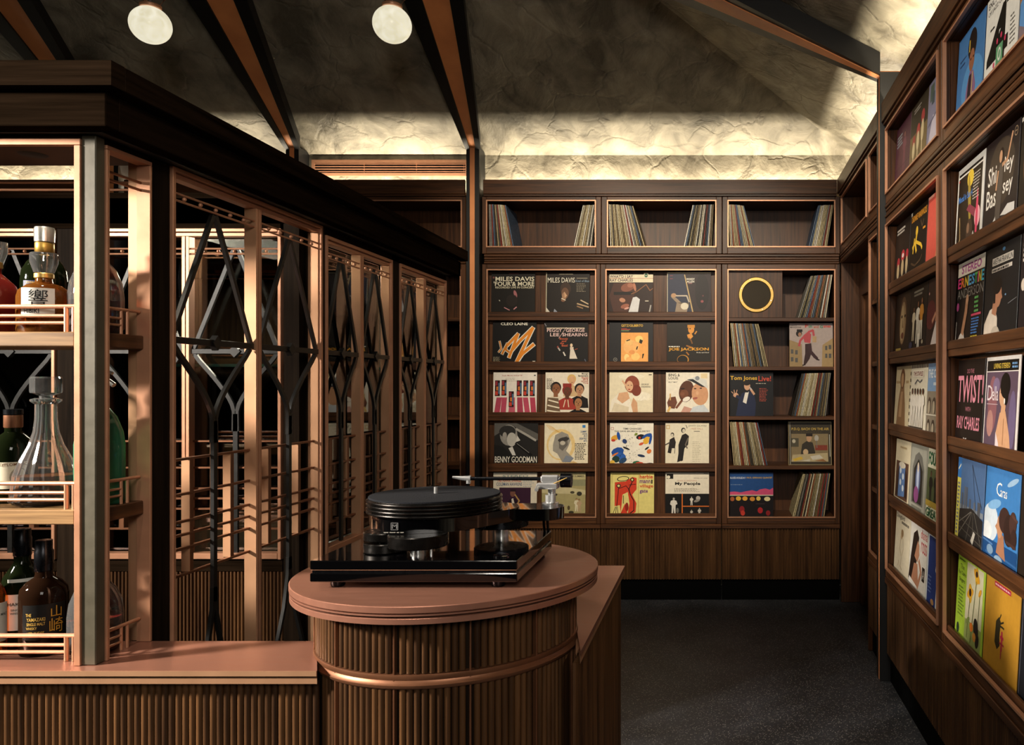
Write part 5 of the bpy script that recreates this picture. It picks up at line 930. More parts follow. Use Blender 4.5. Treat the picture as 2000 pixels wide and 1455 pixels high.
bx('side_bronze_head', 'bronze', t, 1.868, 2.0175, -.004, .03, .5355, .5445, .001, TS)
for hs in (.120, -.281):
    o = bx('shelf', 'oak_h', t, -2.40, SXP-.059, YF+.014, 2.049, EYE+hs-.033, EYE+hs, .002)
    bx('shelf_front_end', 'oak_h', t, SXP-.0585, SXP-.034, YF+.014, 1.877, EYE+hs-.033, EYE+hs, .002)
    bx('side_shelf_edge', 'walnut_h', t, SXP-.0585, SXP-.012, 1.8775, 2.0095, EYE+hs-.033, EYE+hs, .002)
for dz in (.493, .475):
    MB(TS).tube([(1.86, .02, dz), (2.02, .02, dz)], .0035, 8).build('side_rod', 'bronze_dark', t)
    MB().tube([(-2.40, YK-.01, EYE+dz+.008), (SXP-.055, YK-.01, EYE+dz+.008)], .003, 8).build('rear_rod', 'bronze', t)
for hb in (-.626, -.281, .120):
    for dz, x1 in ((.058, SXP-.036), (.037, SXP-.0886), (.021, SXP-.0886)):
        MB().tube([(-2.40, YF+.03, EYE+hb+dz), (x1, YF+.03, EYE+hb+dz)], .005 if dz > .05 else .004, 10).build('gallery_rail', 'bronze', t)
    for xx in (SXP-.0886, SXP-.071):
        MB().tube([(xx, YF+.03, EYE+hb+.0005), (xx, YF+.03, EYE+hb+.056)], .005, 10).build('gallery_post', 'bronze', t)
    MB(TS).tube([(1.885, .02, hb+.058), (2.005, .02, hb+.058)], .004, 10).build('side_gallery_rail', 'bronze', t)
    for dz in (.037, .021): MB(TS).tube([(1.895, .02, hb+dz), (1.945, .02, hb+dz)], .003, 8).build('side_gallery_rail', 'bronze', t)
    for yy in (1.895, 1.945, 1.965): MB(TS).tube([(yy, .02, hb+.0005), (yy, .02, hb+.056)], .0035, 8).build('side_gallery_post', 'bronze', t)
MB().lathe([(0, -.002), (.026, -.002), (.03, 0), (.0, 0)], -1.62, 1.95, EYE+.5452, 24).build('downlight_ring', 'black_paint', t)
l = spot('tower_downlight', (-1.62, 1.95, EYE+.54), (-1.60, 1.94, 0), 5, 120, .8, (1, .88, .7), .015)
l = spot('tower_downlight', (-2.05, 1.95, EYE+.54), (-2.05, 1.94, 0), 5, 120, .8, (1, .88, .7), .015)

# ---------------------------------------------------------------- iron and bronze screens
def iron_half(t, T, c, hw, hb, y0=.006, y1=.016):
    # one pattern of black iron bars centred on c, half width hw
    bw = .013
    MB(T).strip([(c-.006, .470), (c-hw*.55, .28), (c-hw*.97, .122)], bw, y0, y1).build('iron_bar', 'iron', t, 40)
    MB(T).strip([(c+.006, .470), (c+hw*.55, .28), (c+hw*.97, .122)], bw, y0, y1).build('iron_bar', 'iron', t, 40)
    for sg in (-1, 1):
        pts = [(c+sg*hw*.95, .108)]
        for q in range(1, 9):
            f = q/8; pts.append((c+sg*(hw*.95*(1-f)**1.55*(1+.25*f)+.005), .108-.2*f))
        pts.append((c+sg*.006, -.16))
        MB(T).strip(pts, bw, y0, y1).build('iron_bar', 'iron', t, 40)
    MB(T).strip([(c, -.10), (c, -.60)] if hb > -.7 else [(c, -.10), (c, -.58), (c-.001, -.60)], .016, y0, y1).build('iron_stem', 'iron', t, 40)
    for sg in (-1, 1):
        b_ = [(c+sg*.004, -.56), (c+sg*.006, -.62), (c+sg*.03, -.72), (c+sg*.08, -.84), (c+sg*.12, -.95)]
        if hb < -.7: MB(T).strip(b_, .012, y0, y1).build('iron_foot', 'iron', t, 40)
    MB(T).box(c-hw, c+hw, y0-.003, y1+.001, .108, .125, .001).build('iron_crossbar', 'iron', t)
    MB(T).prism([(c-.021, .1165), (c, .0955), (c+.021, .1165), (c, .1375)], y0-.007, y1).build('iron_diamond', 'iron', t, 0)
RAILS = (-.195, -.287, -.359, -.394, -.430, -.499)
def screen(label, T, s0, s1, top, bot, sill, group, glass, depth=.034, mat='bronze'):
    t = thing('iron_screen', T((s0+s1)/2, .01, bot), label, 'screen', group)
    fw = .012
    bx('frame_jamb', mat, t, s0, s0+fw, -.006, depth, bot, top, .0015, T); bx('frame_jamb', mat, t, s1-fw, s1, -.006, depth, bot, top, .0015, T)
    bx('frame_head', mat, t, s0+fw, s1-fw, -.006, depth, top-fw, top, .0015, T)
    bx('frame_inner_head', mat, t, s0+fw, s1-fw, .004, depth, top-fw-.014, top-fw-.001, .0015, T)
    bx('far_lining', 'copper_side', t, s1-fw-.004, s1-fw-.0005, .004, depth+.006, bot, top-fw-.015, .0008, T)
    if sill is not None: bx('frame_sill', mat, t, s0+fw, s1-fw, -.006, depth, sill-.02, sill, .0015, T)
    c = (s0+s1)/2; lo = bot if sill is None else sill
    bx('mullion', mat, t, c-.0125, c-.001, -.004, depth-.006, lo, top-fw-.015, .001, T); bx('mullion', mat, t, c+.001, c+.0125, -.004, depth-.006, lo, top-fw-.015, .001, T)
    bx('mullion_lining', 'copper_side', t, c-.0145, c-.013, -.002, depth, lo, top-fw-.015, .0005, T)
    i0, i1 = s0+fw, s1-fw-.004
    for h in (.493, .475):
        hh = h if top > .54 else h-.022
        MB(T).tube([(i0, .004, hh), (i1, .004, hh)], .0032, 8).build('bead_rail', mat, t)
    hh = .484 if top > .54 else .462
    for k in range(11):
        s = i0+(i1-i0)*(k+.7)/11.4
        MB(T).lathe([(0, -.0058), (.0041, -.0041), (.0058, 0), (.0041, .0041), (0, .0058)], s, .004, hh, 10).build('bead', mat, t, 80)
    q = (i0+c-.017)/2, (c+.017+i1)/2; hw = (c-.017-i0)/2
    for cc in q: iron_half(t, T, cc, hw, bot)
    for h in RAILS:
        bx('lattice_rail', 'bronze_dark', t, i0, i1, .0165, .027, h-.0035, h+.0035, .001, T)
    for f in (.13, .37, .63, .87):
        s = i0+(i1-i0)*f
        bx('lattice_slat', 'bronze_dark', t, s-.008, s+.008, .018, .040, RAILS[-1], RAILS[0], .001, T)
        bx('slat_lining', 'copper_side', t, s-.0095, s-.0085, .018, .0405, RAILS[-1]+.003, RAILS[0]-.003, .0004, T)
    if glass:
        o = bx('glass_pane', 'pane_glass', t, i0, i1, .0445, .048, lo, top-fw-.015, 0, T)
    return t
SG = 'iron and bronze bar screens'
screen('nearest open iron screen with long diamonds beside the bottle tower', TS, 2.092, 2.887, .557, -.98, None, SG, False)
screen('glazed iron screen in the middle of the bar, behind the turntable', TS, 2.915, 3.508, .531, -.602, -.577, SG, True)
screen('farthest glazed iron screen at the end of the bar canopy', TS, 3.593, 4.206, .531, -.602, -.577, SG, True)
TF = lambda s, d, h: (s, 2.845+d, EYE+h)
screen('iron screen facing the viewer, seen through the open one beside the tower', TF, -2.165, -1.505, .540, -.602, -.58, SG, True)

screen('iron screen facing the viewer, glimpsed through the shelves of the bottle tower', TF, -2.945, -2.285, .540, -.602, -.58, SG, True)

# bottle cabinet carrying the glazed screens
t = thing('bottle_cabinet', (-1.8, 3.5, 0), 'dark glazed bottle cabinet with fluted base behind the turntable', 'cabinet')
bx('corner_post', 'ebony_v', t, -1.50, SXP, 2.893, 2.912, .002, EYE+.558, .001)
bx('corner_post', 'ebony_v', t, -1.50, -1.445, 2.846, 2.892, .002, EYE+.558, .001)
bx('post', 'ebony_v', t, SXP-.05, SXP, 3.511, 3.590, EYE-.602, EYE+.558, .001)
bx('post', 'ebony_v', t, SXP-.05, SXP, 4.208, 4.24, .002, EYE+.558, .001)
bx('head_rail', 'ebony_h', t, SXP-.04, SXP, 2.914, 4.207, EYE+.532, EYE+.558, .001)
bx('front_head_rail', 'ebony_h', t, -3.0, -1.51, 2.846, 2.89, EYE+.541, EYE+.558, .001)
bx('front_post', 'ebony_v', t, -2.283, -2.167, 2.846, 2.89, .002, EYE+.54, .001)
bx('base_cabinet', 'ebony_v', t, -3.0, SXP-.014, 2.914, 4.206, .002, EYE-.604)
bx('front_base', 'ebony_h', t, -3.0, -1.504, 2.87, 2.91, .002, EYE-.604)
bx('base_band', 'ebony_h', t, -2.945, -1.504, 2.850, 2.869, EYE-.645, EYE-.604, .002)
flutes(TF, -2.945, -1.504, -1.528, -.646, .008, .0125, t)
TSB = lambda s, d, h: (SXP-d, s, EYE+h)
flutes(TSB, 2.915, 4.205, -1.528, -.604, .0, .0125, t, 'side_fluted_panel')
bx('rear_wall', 'ebony_v', t, -3.0, SXP-.055, 4.208, 4.235, .002, EYE+.558)
bx('cabinet_top', 'ebony_h', t, -3.0, SXP-.045, 2.92, 4.206, EYE+.54, EYE+.557)
for hs in (.075,):
    o = bx('glass_shelf', 'pane_glass', t, -2.98, SXP-.055, 2.93, 4.19, EYE+hs-.010, EYE+hs)
    bx('shelf_edge', 'glass_edge', o, SXP-.0549, SXP-.054, 2.93, 4.19, EYE+hs-.010, EYE+hs)
    bx('shelf_edge', 'glass_edge', o, -2.98, SXP-.055, 2.929, 2.9299, EYE+hs-.010, EYE+hs)
bx('side_wall', 'ebony_v', t, -3.0, -2.982, 2.914, 4.206, EYE-.60, EYE+.539)

l = area('cabinet_light', (-1.75, 3.5, EYE+.53), (-1.75, 3.5, 0), .25, 1.1, 40, (1, .88, .7))
# ---------------------------------------------------------------- bottles
def bend(t, txt, cx, cy, R, ang, wid, z0, z1, col, parent, bold=.02, name='label_print'):
    V, F = text_geo(txt, bold); m = MB(); m.col = hexc(col)
    for u, v in V:
        a = ang+(u-.5)*wid/R
        m.p(cx+R*math.cos(a), cy+R*math.sin(a), z0+(z1-z0)*v)
    for f in F: m.face(*f)
    return m.build(name, 'ink', parent, 0, True)
def patch(cx, cy, R, ang, wid, z0, z1, col, parent, name='label', n=14):
    m = MB(); m.col = hexc(col); a0 = ang-wid/R/2
    lo = [m.p(cx+R*math.cos(a0+wid/R*k/n), cy+R*math.sin(a0+wid/R*k/n), z0) for k in range(n+1)]
    hi = [m.p(cx+R*math.cos(a0+wid/R*k/n), cy+R*math.sin(a0+wid/R*k/n), z1) for k in range(n+1)]
    for k in range(n): m.face(lo[k], lo[k+1], hi[k+1], hi[k])
    return m.build(name, 'ink', parent, 60, True)
def bottle(x, y, z, prof, mat, label, cap=None, liquid=None, n=32, facet=0, cat='bottle', group='bottles on the tower shelves', name='bottle'):
    t = thing(name, (x, y, z), label, cat, group)
    MB().lathe(prof, x, y, z, n, facet=facet).build('glass_body', mat, t, 40)
    if liquid:
        lp, lmat = liquid
        MB().lathe(lp, x, y, z, n).build('liquid', lmat, t, 40)
    if cap:
        for nm, cp, cm in cap: MB().lathe(cp, x, y, z, 24).build(nm, cm, t, 40)
    return t
PXW = lambda p, Y: (p-1402)*Y/1610
z_ = LZ+.0006
def toC(x, y): return math.atan2(-y, -x)
# bottom shelf: squat dark bottle with gold lettering
Y = 1.935; x = PXW(86, Y); R = .047
t = bottle(x, Y, z_, [(0, 0), (.044, 0), (R, .004), (R, .135), (.045, .150), (.034, .165), (.0185, .176), (.0165, .184), (.0165, .215), (.0, .216)], 'dark_brown_glass',
           'dark round whisky bottle with black label, gold lettering and a large gold character', [('capsule', [(.0172, .190), (.0185, .192), (.0185, .236), (.0165, .240), (.0165, .262), (0, .263)], 'satin_black')])
a = toC(x, Y)
patch(x, Y, R+.0006, a, .088, .040, .120, '#121110', t)
patch(x, Y, .0465, a, .07, .128, .134, '#15130f', t, 'neck_label')
bend(t, 'THE', x, Y, R+.0012, a-.62, .012, z_+.094, z_+.101, '#c9a24e', t); bend(t, 'YAMAZAKI', x, Y, R+.0012, a-.33, .036, z_+.083, z_+.091, '#c9a24e', t)
bend(t, 'SINGLE MALT', x, Y, R+.0012, a-.33, .036, z_+.073, z_+.080, '#c9a24e', t); bend(t, 'WHISKY', x, Y, R+.0012, a-.5, .022, z_+.064, z_+.070, '#c9a24e', t)
bend(t, 'AGED 18 YEARS', x, Y, R+.0012, a-.35, .034, z_+.050, z_+.059, '#c9a24e', t)
bend(t, '\u5c71', x, Y, R+.0022, a+.48, .022, z_+.088, z_+.114, '#b8862f', t, .0); bend(t, '\u5d0e', x, Y, R+.0024, a+.48, .028, z_+.052, z_+.086, '#b8862f', t, .0)
for o in t.children:
    if o.name.startswith(('label.', 'label', 'neck_label')) and not o.name.startswith('label_print'): o.location.z += z_
# bottom shelf: green bottle with white label
Y = 1.985; x = PXW(44, Y); R = .040
t = bottle(x, Y, z_, [(0, 0), (.037, 0), (R, .004), (R, .15), (.037, .166), (.022, .190), (.0165, .202), (.0165, .235), (0, .236)], 'dark_green_glass',
           'green whisky bottle with white label and black cap on the lowest shelf', [('capsule', [(.0172, .215), (.018, .217), (.018, .258), (.0165, .262), (.0165, .279), (0, .28)], 'satin_black')])
a = toC(x, Y)
for o in (patch(x, Y, R+.0006, a, .07, .045, .130, '#d8d6cc', t), patch(x, Y, R-.0005, a, .06, .158, .166, '#d8d6cc', t, 'neck_label')): o.location.z += z_
bend(t, 'HAKUSHU', x, Y, R+.0012, a-.05, .056, z_+.103, z_+.111, '#22251f', t); bend(t, 'SINGLE MALT', x, Y, R+.0012, a, .046, z_+.091, z_+.096, '#3a3d36', t); bend(t, 'WHISKY', x, Y, R+.0012, a-.3, .024, z_+.083, z_+.088, '#3a3d36', t); bend(t, '12', x, Y, R+.0012, a+.02, .014, z_+.066, z_+.078, '#22251f', t); bend(t, 'YEARS', x, Y, R+.0012, a+.4, .014, z_+.067, z_+.073, '#3a3d36', t)
# bottom shelf: bottle cut by the frame
Y = 1.92; x = PXW(-18, Y); R = .029
t = bottle(x, Y, z_, [(0, 0), (.027, 0), (R, .004), (R, .13), (.024, .15), (.014, .17), (.014, .2), (0, .201)], 'amber_liquid', 'amber bottle with pale label cut by the picture edge on the lowest shelf', [('capsule', [(.015, .185), (.015, .225), (0, .226)], 'satin_black')])
o = patch(x, Y, R+.0006, toC(x, Y)+.4, .06, .03, .12, '#cfcabc', t); o.location.z += z_
bend(t, 'SINGLE MALT', x, Y, R+.0012, toC(x, Y)+.5, .04, z_+.09, z_+.096, '#3a3d36', t)
# round carafes at the side opening, one per shelf
def carafe(x, Y, z, R, H, label, liq, fill, mat='clear_glass', spout=False):
    pr = [(0, 0), (R*.8, 0), (R, R*.25), (R, H*.45), (R*.93, H*.62), (R*.72, H*.78), (R*.42, H*.88), (R*.24, H*.92), (R*.24, H), (R*.28, H*1.01)]
    t = bottle(x, Y, z, pr, mat, label, None, ([(0, .003), (R*.78, .003), (R*.96, R*.26), (R*.96, H*fill), (0, H*fill)], liq) if liq else None, 36, group='round glass carafes on the tower shelves', name='glass_carafe')
    if not spout: MB().ball((x, Y, z+H*1.06), R*.27, 16, 10).build('stopper', 'clear_glass', t, 60)
    return t
carafe(PXW(188, 1.952), 1.952, EYE+.1206, .055, .195, 'clear glass carafe half full of red liquor on the top shelf', 'red_liquid', .40)
carafe(PXW(187, 1.952), 1.952, z_, .055, .185, 'clear glass carafe half full of red liquor on the lowest shelf', 'red_liquid', .42)
Y = 1.955; x = PXW(195, Y); z = EYE-.2804; R = .050
t = bottle(x, Y, z, [(0, 0), (.047, 0), (R, .004), (R, .14), (.046, .17), (.034, .205), (.020, .225), (.014, .235), (.014, .262), (0, .263)], 'green_glass', 'green soda siphon bottle with metal spout on the middle shelf', [('siphon_head', [(.0, .262), (.016, .262), (.017, .275), (.012, .290), (.008, .30), (0, .302)], 'cap_silver')], group='siphon bottle', name='siphon_bottle')
MB().tube([(x, Y, z+.285), (x+.018, Y, z+.292), (x+.034, Y, z+.280)], .006, 10).build('spout', 'cap_silver', t)
MB().tube([(x, Y, z+.298), (x+.02, Y, z+.312), (x+.03, Y, z+.308)], .004, 8).build('lever', 'cap_silver', t)
# middle shelf: cut-crystal decanter
Y = 1.948; x = PXW(90, Y); z = EYE-.2804
t = thing('crystal_decanter', (x, Y, z), 'tall cut-crystal decanter with square stopper and dark liquor on the middle shelf', 'decanter')
MB().lathe([(0, 0), (.055, 0), (.070, .010), (.066, .035), (.062, .070), (.050, .105), (.034, .140), (.025, .170), (.0215, .20), (.021, .235), (.030, .242), (.030, .247), (.020, .250)], x, Y, z, 40, facet=.06).build('glass_body', 'clear_glass', t, 20)
MB().lathe([(0, .004), (.052, .004), (.065, .012), (.062, .036), (.0585, .068), (0, .068)], x, Y, z, 32).build('liquor', 'brown_liquid', t, 40)
MB().lathe([(0, .240), (.012, .240), (.013, .255), (.030, .262), (.031, .266), (.031, .296), (.029, .30), (0, .30)], x, Y, z, 16, facet=.04).build('stopper', 'clear_glass', t, 20)
# middle shelf: rum bottle with portrait label
Y = 1.985; x = PXW(26, Y); R = .044
t = bottle(x, Y, z, [(0, 0), (.041, 0), (R, .004), (R, .125), (.040, .145), (.026, .160), (.0165, .168), (.0165, .2), (0, .201)], 'dark_green_glass', 'dark rum bottle with cream portrait label and brown cap on the middle shelf', [('capsule', [(.0172, .178), (.0185, .18), (.0185, .208), (0, .209)], 'bronze_dark'), ('cap', [(.0175, .2092), (.0190, .210), (.0190, .222), (0, .223)], 'satin_black')])
a = toC(x, Y)
o = patch(x, Y, R+.0006, a+.1, .075, .035, .098, '#cfc6ae', t); o.location.z += z
bend(t, 'DIPLOMATICO', x, Y, R+.0018, a+.1, .06, z+.089, z+.096, '#6a4a30', t)
m = MB(); m.col = hexc('#8f8674')
I = []
for k in range(20):
    q = 2*PI*k/20; aa = a+.25+.018*math.cos(q)/R; I.append(m.p(x+(R+.0013)*math.cos(aa), Y+(R+.0013)*math.sin(aa), z+.062+.022*math.sin(q)))
m.face(*I); m.build('label_portrait', 'ink', t, 0, True)
# top shelf: faceted whisky decanter bottle
Y = 1.931; x = PXW(86, Y); z = EYE+.1206; R = .052
t = bottle(x, Y, z, [(0, 0), (.048, 0), (R, .006), (R, .085), (.048, .100), (.034, .112), (.018, .118), (.0165, .124), (.0165, .140), (0, .141)], 'amber_liquid', 'faceted amber whisky bottle with white label and brush-written character on the top shelf', [('neck_ring', [(.017, .128), (.019, .130), (.019, .139), (.017, .141)], 'brass'), ('stopper', [(0, .1415), (.019, .1415), (.027, .166), (.027, .186), (.025, .188), (0, .188)], 'clear_glass')], None, 24, .03)
a = toC(x, Y)
o = patch(x, Y, R+.0008, a-.25, .066, .036, .102, '#dcd9cf', t); o.location.z += z
bend(t, '\u97ff', x, Y, R+.0036, a-.2, .036, z+.060, z+.098, '#1a1816', t, .0); bend(t, 'HIBIKI', x, Y, R+.0014, a-.45, .03, z+.044, z+.054, '#1a1816', t)
# top shelf: tall square-shouldered blue-label bottle behind
Y = 2.034; x = PXW(87, Y); R = .048
t = bottle(x, Y, z, [(0, 0), (.045, 0), (R, .004), (.0475, .135), (.045, .160), (.034, .182), (.020, .198), (.0165, .206), (.0165, .235), (0, .236)], 'dark_green_glass', 'tall dark bottle with blue diagonal label and gold neck behind the faceted one', [('gold_neck', [(.0172, .205), (.0195, .208), (.0195, .228), (.0185, .230)], 'cork_gold'), ('cap_seal', [(.0187, .2302), (.0205, .232), (.0215, .262), (.0195, .268), (0, .269)], 'cap_silver')])
a = toC(x, Y)
o = patch(x, Y, R+.0004, a-.35, .06, .10, .132, '#232a4c', t); o.location.z += z
bend(t, 'Blue Label', x, Y, R+.0010, a-.3, .05, z+.108, z+.122, '#c9a24e', t); bend(t, 'JOHNNIE WALKER', x, Y, R+.0010, a-.3, .048, z+.124, z+.1295, '#c9a24e', t)
# top shelf: bottle cut by the frame
Y = 1.93; x = PXW(-14, Y); R = .048
t = bottle(x, Y, z, [(0, 0), (.044, 0), (R, .006), (R, .095), (.043, .112), (.026, .13), (.016, .14), (.016, .165), (0, .166)], 'red_liquid', 'rose-red spirit bottle cut by the picture edge on the top shelf', [('neck_ring', [(.0162, .152), (.0185, .154), (.0185, .166), (.0165, .168)], 'brass'), ('stopper', [(0, .1665), (.018, .1665), (.027, .19), (.027, .214), (0, .216)], 'clear_glass')])

# bottles inside the glazed cabinet
GC = 'bottles and glasses in the glazed cabinet'; zs = EYE+.0755
x, Y = -1.535, 3.19
t = bottle(x, Y, zs, [(0, 0), (.046, 0), (.048, .005), (.048, .10), (.04, .125), (.016, .15), (.014, .2), (0, .201)], 'amber_liquid', 'amber spirit bottle on the glass shelf behind the middle screen', [('stopper', [(0, .2012), (.018, .2012), (.02, .23), (0, .231)], 'clear_glass')], group=GC)
x, Y = -1.51, 3.31
t = thing('crystal_decanter', (x, Y, zs), 'slender clear decanter with round stopper behind the middle screen', 'decanter', GC)
MB().lathe([(0, 0), (.06, 0), (.062, .01), (.05, .06), (.03, .12), (.018, .17), (.017, .24), (.028, .25), (.017, .255)], x, Y, zs, 30).build('glass_body', 'clear_glass', t, 40)
MB().ball((x, Y, zs+.285), .028, 18, 12).build('stopper', 'clear_glass', t, 60)
MB().lathe([(0, .003), (.057, .003), (.059, .01), (.046, .062), (0, .062)], x, Y, zs, 24).build('liquor', 'clear_liquid', t, 40)
x, Y = -1.51, 4.05
t = thing('crystal_decanter', (x, Y, zs), 'stout clear decanter with wide lip behind the farthest screen', 'decanter', GC)
MB().lathe([(0, 0), (.05, 0), (.06, .02), (.06, .09), (.04, .13), (.025, .15), (.025, .19), (.04, .2), (.025, .205)], x, Y, zs, 30, facet=.05).build('glass_body', 'clear_glass', t, 25)
MB().lathe([(0, .003), (.047, .003), (.057, .02), (.057, .06), (0, .06)], x, Y, zs, 24).build('liquor', 'clear_liquid', t, 40)
x, Y = -1.52, 3.90
t = bottle(x, Y, zs, [(0, 0), (.04, 0), (.042, .005), (.042, .14), (.03, .17), (.015, .19), (.014, .24), (0, .241)], 'red_liquid', 'red spirit bottle behind the farthest screen', [('cap', [(0, .2412), (.016, .2412), (.016, .265), (0, .266)], 'satin_black')], group=GC)
def flute(x, Y, z, label):
    t = thing('champagne_flute', (x, Y, z), label, 'glass', GC)
    MB().lathe([(0, 0), (.032, 0), (.03, .003), (.006, .008), (.004, .02), (.004, .09), (.008, .10), (.022, .13), (.027, .18), (.025, .24)], x, Y, z, 20).build('glass_body', 'clear_glass', t, 60)
zb = EYE-.6035
for k, (yy, lab) in enumerate(((3.18, 'first champagne flute standing behind the lattice of the middle screen'), (3.27, 'second champagne flute behind the lattice of the middle screen'), (3.36, 'third champagne flute behind the lattice of the middle screen'))):
    flute(-1.50-.01*k, yy, zb, lab)
# ---------------------------------------------------------------- turntable
TZ = DZ+.0006
t = thing('turntable', (PXC, PYC, TZ), 'large black turntable with stacked-ring platter on a glossy two-layer plinth', 'turntable')
X0, X1, Y0, Y1 = -.920, -.4524, 1.858, 2.245
zt = EYE-.396
bx('plinth_lower', 'gloss_black', t, X0, X1, Y0, Y1, TZ+.015, TZ+.035, .002)
bx('plinth_gap', 'satin_black', t, X0+.004, X1-.004, Y0+.004, Y1-.004, TZ+.035, TZ+.0415)
bx('plinth_gap_trim', 'bronze', t, X0+.002, X1-.002, Y0+.002, Y1-.002, TZ+.0415, TZ+.0425)
bx('plinth_upper', 'gloss_black', t, X0, X1, Y0, Y1, TZ+.0425, zt, .002)
for fx, fy in ((X0+.05, Y0+.03), (X1-.05, Y0+.03), (X0+.05, Y1-.03), (X1-.03, Y1-.02)):
    MB().lathe([(0, 0), (.014, 0), (.016, .003), (.016, .012), (.010, .015), (0, .015)], fx, fy, TZ, 20).build('foot', 'satin_black', t)
CX, CY = -.708, 2.07
zm = EYE-.272            # mat top
MB().lathe([(0, 0), (.156, 0), (.157, -.001), (.157, -.004), (0, -.004)], CX, CY, zm, 96).build('mat', 'mat_felt', t)
pr = [(0, -.0045), (.158, -.0045)]
for k in range(4):
    z0 = -.0055-k*.0088
    pr += [(.1585, z0), (.1615, z0-.002), (.1625, z0-.0042), (.1615, z0-.0064), (.1585, z0-.008)]
pr += [(.155, -.0415), (0, -.0415)]
MB().lathe(pr, CX, CY, zm, 96).build('platter', 'gunmetal', t, 25)
MB().tube([(CX, CY, zm), (CX, CY, zm+.0165)], .0048, 14).build('spindle', 'chrome', t)
# three-armed sub-chassis
zc = zm-.0425
pods = [(-.742, 1.962, .0), (-.842, 2.115, .0), (-.575, 2.165, .0)]
def rounded_tri(r_off, n=14):
    P = []
    cc = [(-.714, 2.07, .148), (-.742, 1.985, .072), (-.60, 2.13, .085)]
    cx = sum(c[0] for c in cc)/3; cy = sum(c[1] for c in cc)/3
    pts = []
    for (x, y, r) in cc:
        for k in range(40):
            a = 2*PI*k/40; pts.append((x+(r+r_off)*math.cos(a), y+(r+r_off)*math.sin(a)))
    pts = sorted(set(pts))
    def half(ps):
        h = []
        for p in ps:
            while len(h) > 1 and (h[-1][0]-h[-2][0])*(p[1]-h[-2][1])-(h[-1][1]-h[-2][1])*(p[0]-h[-2][0]) <= 0: h.pop()
            h.append(p)
        return h
    lo = half(pts); hi = half(pts[::-1]); return lo[:-1]+hi[:-1]
hull = rounded_tri(0)
m = MB()
a_ = [m.p(x, y, zc-.032) for x, y in hull]; b_ = [m.p(x, y, zc) for x, y in hull]
m.face(*reversed(a_)); m.face(*b_)
for k in range(len(hull)): m.face(a_[k], a_[(k+1) % len(hull)], b_[(k+1) % len(hull)], b_[k])
sub = m.build('sub_chassis', 'gloss_black', t, 30)
# maker's mark on the front of the sub-chassis
zz = zc-.016; fy = min(y for x, y in hull)-.0006
TM = lambda s, d, h: (-.775+s, fy-d*0-(.0002), zz+h)
m = MB(lambda s, d, h: (-.750+s, fy-.0004+d, zz+h)); m.col = hexc('#c8c2b4')
m.ring(-.0085, .0085, -.006, .011, .0012, -.0003, .0003)
m.line = None
m.strip([(-.005, -.003), (-.005, .008)], .002, -.0003, .0003).strip([(.005, -.003), (.005, .008)], .002, -.0003, .0003).strip([(-.005, .008), (0, .002), (.005, .008)], .0015, -.0003, .0003)
m.build('emblem', 'chrome', sub, 0)
m = MB(); m.col = hexc('#8f8a80')
for k, w_ in enumerate((.011, .014, .006, .008)):
    u0 = -.775+sum((.011, .014, .006, .008)[:k])+k*.0025
    m.face(*[m.p(x, fy-.0006, z) for x, z in ((u0, zz-.0125), (u0+w_, zz-.0125), (u0+w_, zz-.0105), (u0, zz-.0105))])
m.build('maker_lettering', 'ink', sub, 0, True)
# pods carrying the chassis
def pod(x, y, r, zlo, zhi, nm='pod', mat='gunmetal'):
    MB().lathe([(0, zlo), (r-.002, zlo), (r, zlo+.002), (r, zhi-.002), (r-.002, zhi), (0, zhi)], x, y, 0, 56).build(nm, mat, t, 30)
pod(-.701, 1.930, .068, zc-.061, zc-.0325)
pod(-.792, 1.966, .050, zc-.052, zc-.0325); pod(-.792, 1.966, .050, zt+.001, zc-.058)
pod(-.568, 2.165, .070, zc-.055, zc-.0125, 'arm_pod', 'satin_black')
for x, y, a, b in ((-.701, 1.93, zt, zc-.061), (-.568, 2.165, zt, zc-.055), (-.792, 1.966, zc-.058, zc-.052)):
    MB().lathe([(.018, a), (.018, b)], x, y, 0, 24).build('pod_foot', 'chrome', t)
for dx, dy in ((.03, .0), (-.02, .03), (.0, -.03)):
    MB().tube([(-.701+dx, 1.93+dy, zt), (-.701+dx, 1.93+dy, zc-.061)], .004, 10).build('pod_pin', 'chrome', t)
# control dial and cables
MB().lathe([(.018, zt), (.018, zt+.003), (.012, zt+.004), (.0, zt+.004)], -.50, 1.905, 0, 28).build('dial', 'gloss_black', t)
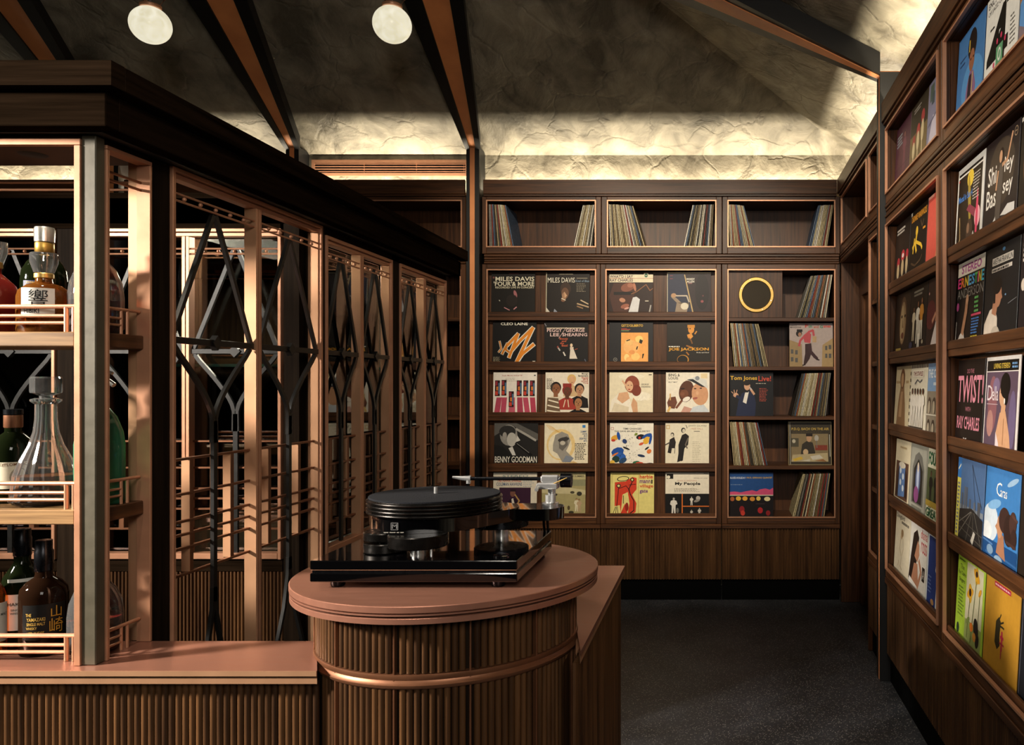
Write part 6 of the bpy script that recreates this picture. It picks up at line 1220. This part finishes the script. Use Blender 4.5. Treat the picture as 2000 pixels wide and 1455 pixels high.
# arm board on a slim post
AX, AY = -.492, 2.165; az = EYE-.318
MB().lathe([(.022, zc-.0125), (.022, az-.024)], -.530, 2.165, 0, 24).build('board_post', 'satin_black', t)
pts = []
for k in range(41):
    a = -PI/2+PI*k/40; pts.append((AX+.03+.058*math.cos(a), AY+.058*math.sin(a)))
pts += [(AX-.075, AY+.05), (AX-.085, AY+.03), (AX-.085, AY-.03), (AX-.075, AY-.05)]
m = MB(); lo = [m.p(x, y, az-.030) for x, y in pts]; hi = [m.p(x, y, az) for x, y in pts]
m.face(*reversed(lo)); m.face(*hi)
for k in range(len(pts)): m.face(lo[k], lo[(k+1) % len(pts)], hi[(k+1) % len(pts)], hi[k])
m.build('arm_board', 'gloss_black', t, 30)
for dx in (.03, .04):
    MB().tube([(AX+dx, AY+.02, az-.03), (AX+dx-.004, AY+.045, az-.06), (AX+dx-.008, AY+.07, zt+.002)], .0035, 8).build('cable', 'cable', t)
# tonearm
BX, BY = -.440, 2.165; ah = EYE-.246
arm = MB().lathe([(0, 0), (.022, 0), (.022, .010), (.013, .012), (.013, .030), (0, .031)], BX, BY, az, 28).build('tonearm_base', 'chrome', t)
MB().lathe([(0, .031), (.010, .031), (.010, .045), (0, .045)], BX+.004, BY, az, 20).build('pivot_post', 'chrome', t)
bx('pivot_block', 'chrome', t, BX-.034, BX+.022, BY-.016, BY+.016, ah-.026, ah-.010, .003)
bx('pivot_housing', 'chrome', t, BX-.024, BX+.024, BY-.011, BY+.011, ah-.010, ah+.010, .004)
MB().tube([(BX-.03, BY-.018, ah-.02), (BX-.03, BY-.03, ah-.026)], .005, 10).build('adjuster', 'chrome', t)
MB().tube([(BX+.012, BY-.02, az+.012), (BX+.012, BY-.02, az+.034)], .006, 12).build('lift_column', 'chrome', t)
MB().tube([(BX-.022, BY, ah), (BX-.205, BY-.012, ah+.002)], .0047, 14).build('arm_tube', 'satin_black', t)
m = MB(); m.tube([(BX-.205, BY-.012, ah+.002), (BX-.212, BY-.0125, ah+.002), (BX-.228, BY-.0135, ah+.003), (BX-.252, BY-.015, ah+.006)], .006, 12, rs=[.0085, .0075, .006, .003]); m.build('headshell', 'chrome', t)
MB().lathe([(0, -.006), (.006, -.005), (.006, .004), (0, .005)], BX-.211, BY-.013, ah-.006, 12).build('collet', 'chrome', t)
MB().tube([(BX+.024, BY, ah), (BX+.030, BY, ah)], .006, 12).build('rear_stub', 'chrome', t)
m = MB(); m.tube([(BX+.028, BY, ah-.004), (BX+.056, BY, ah-.004)], .019, 28); m.build('counterweight', 'satin_black', t, 30)
MB().tube([(BX+.01, BY-.012, ah-.012), (BX+.05, BY-.03, ah+.006)], .0014, 6).build('bias_rod', 'brass', t)
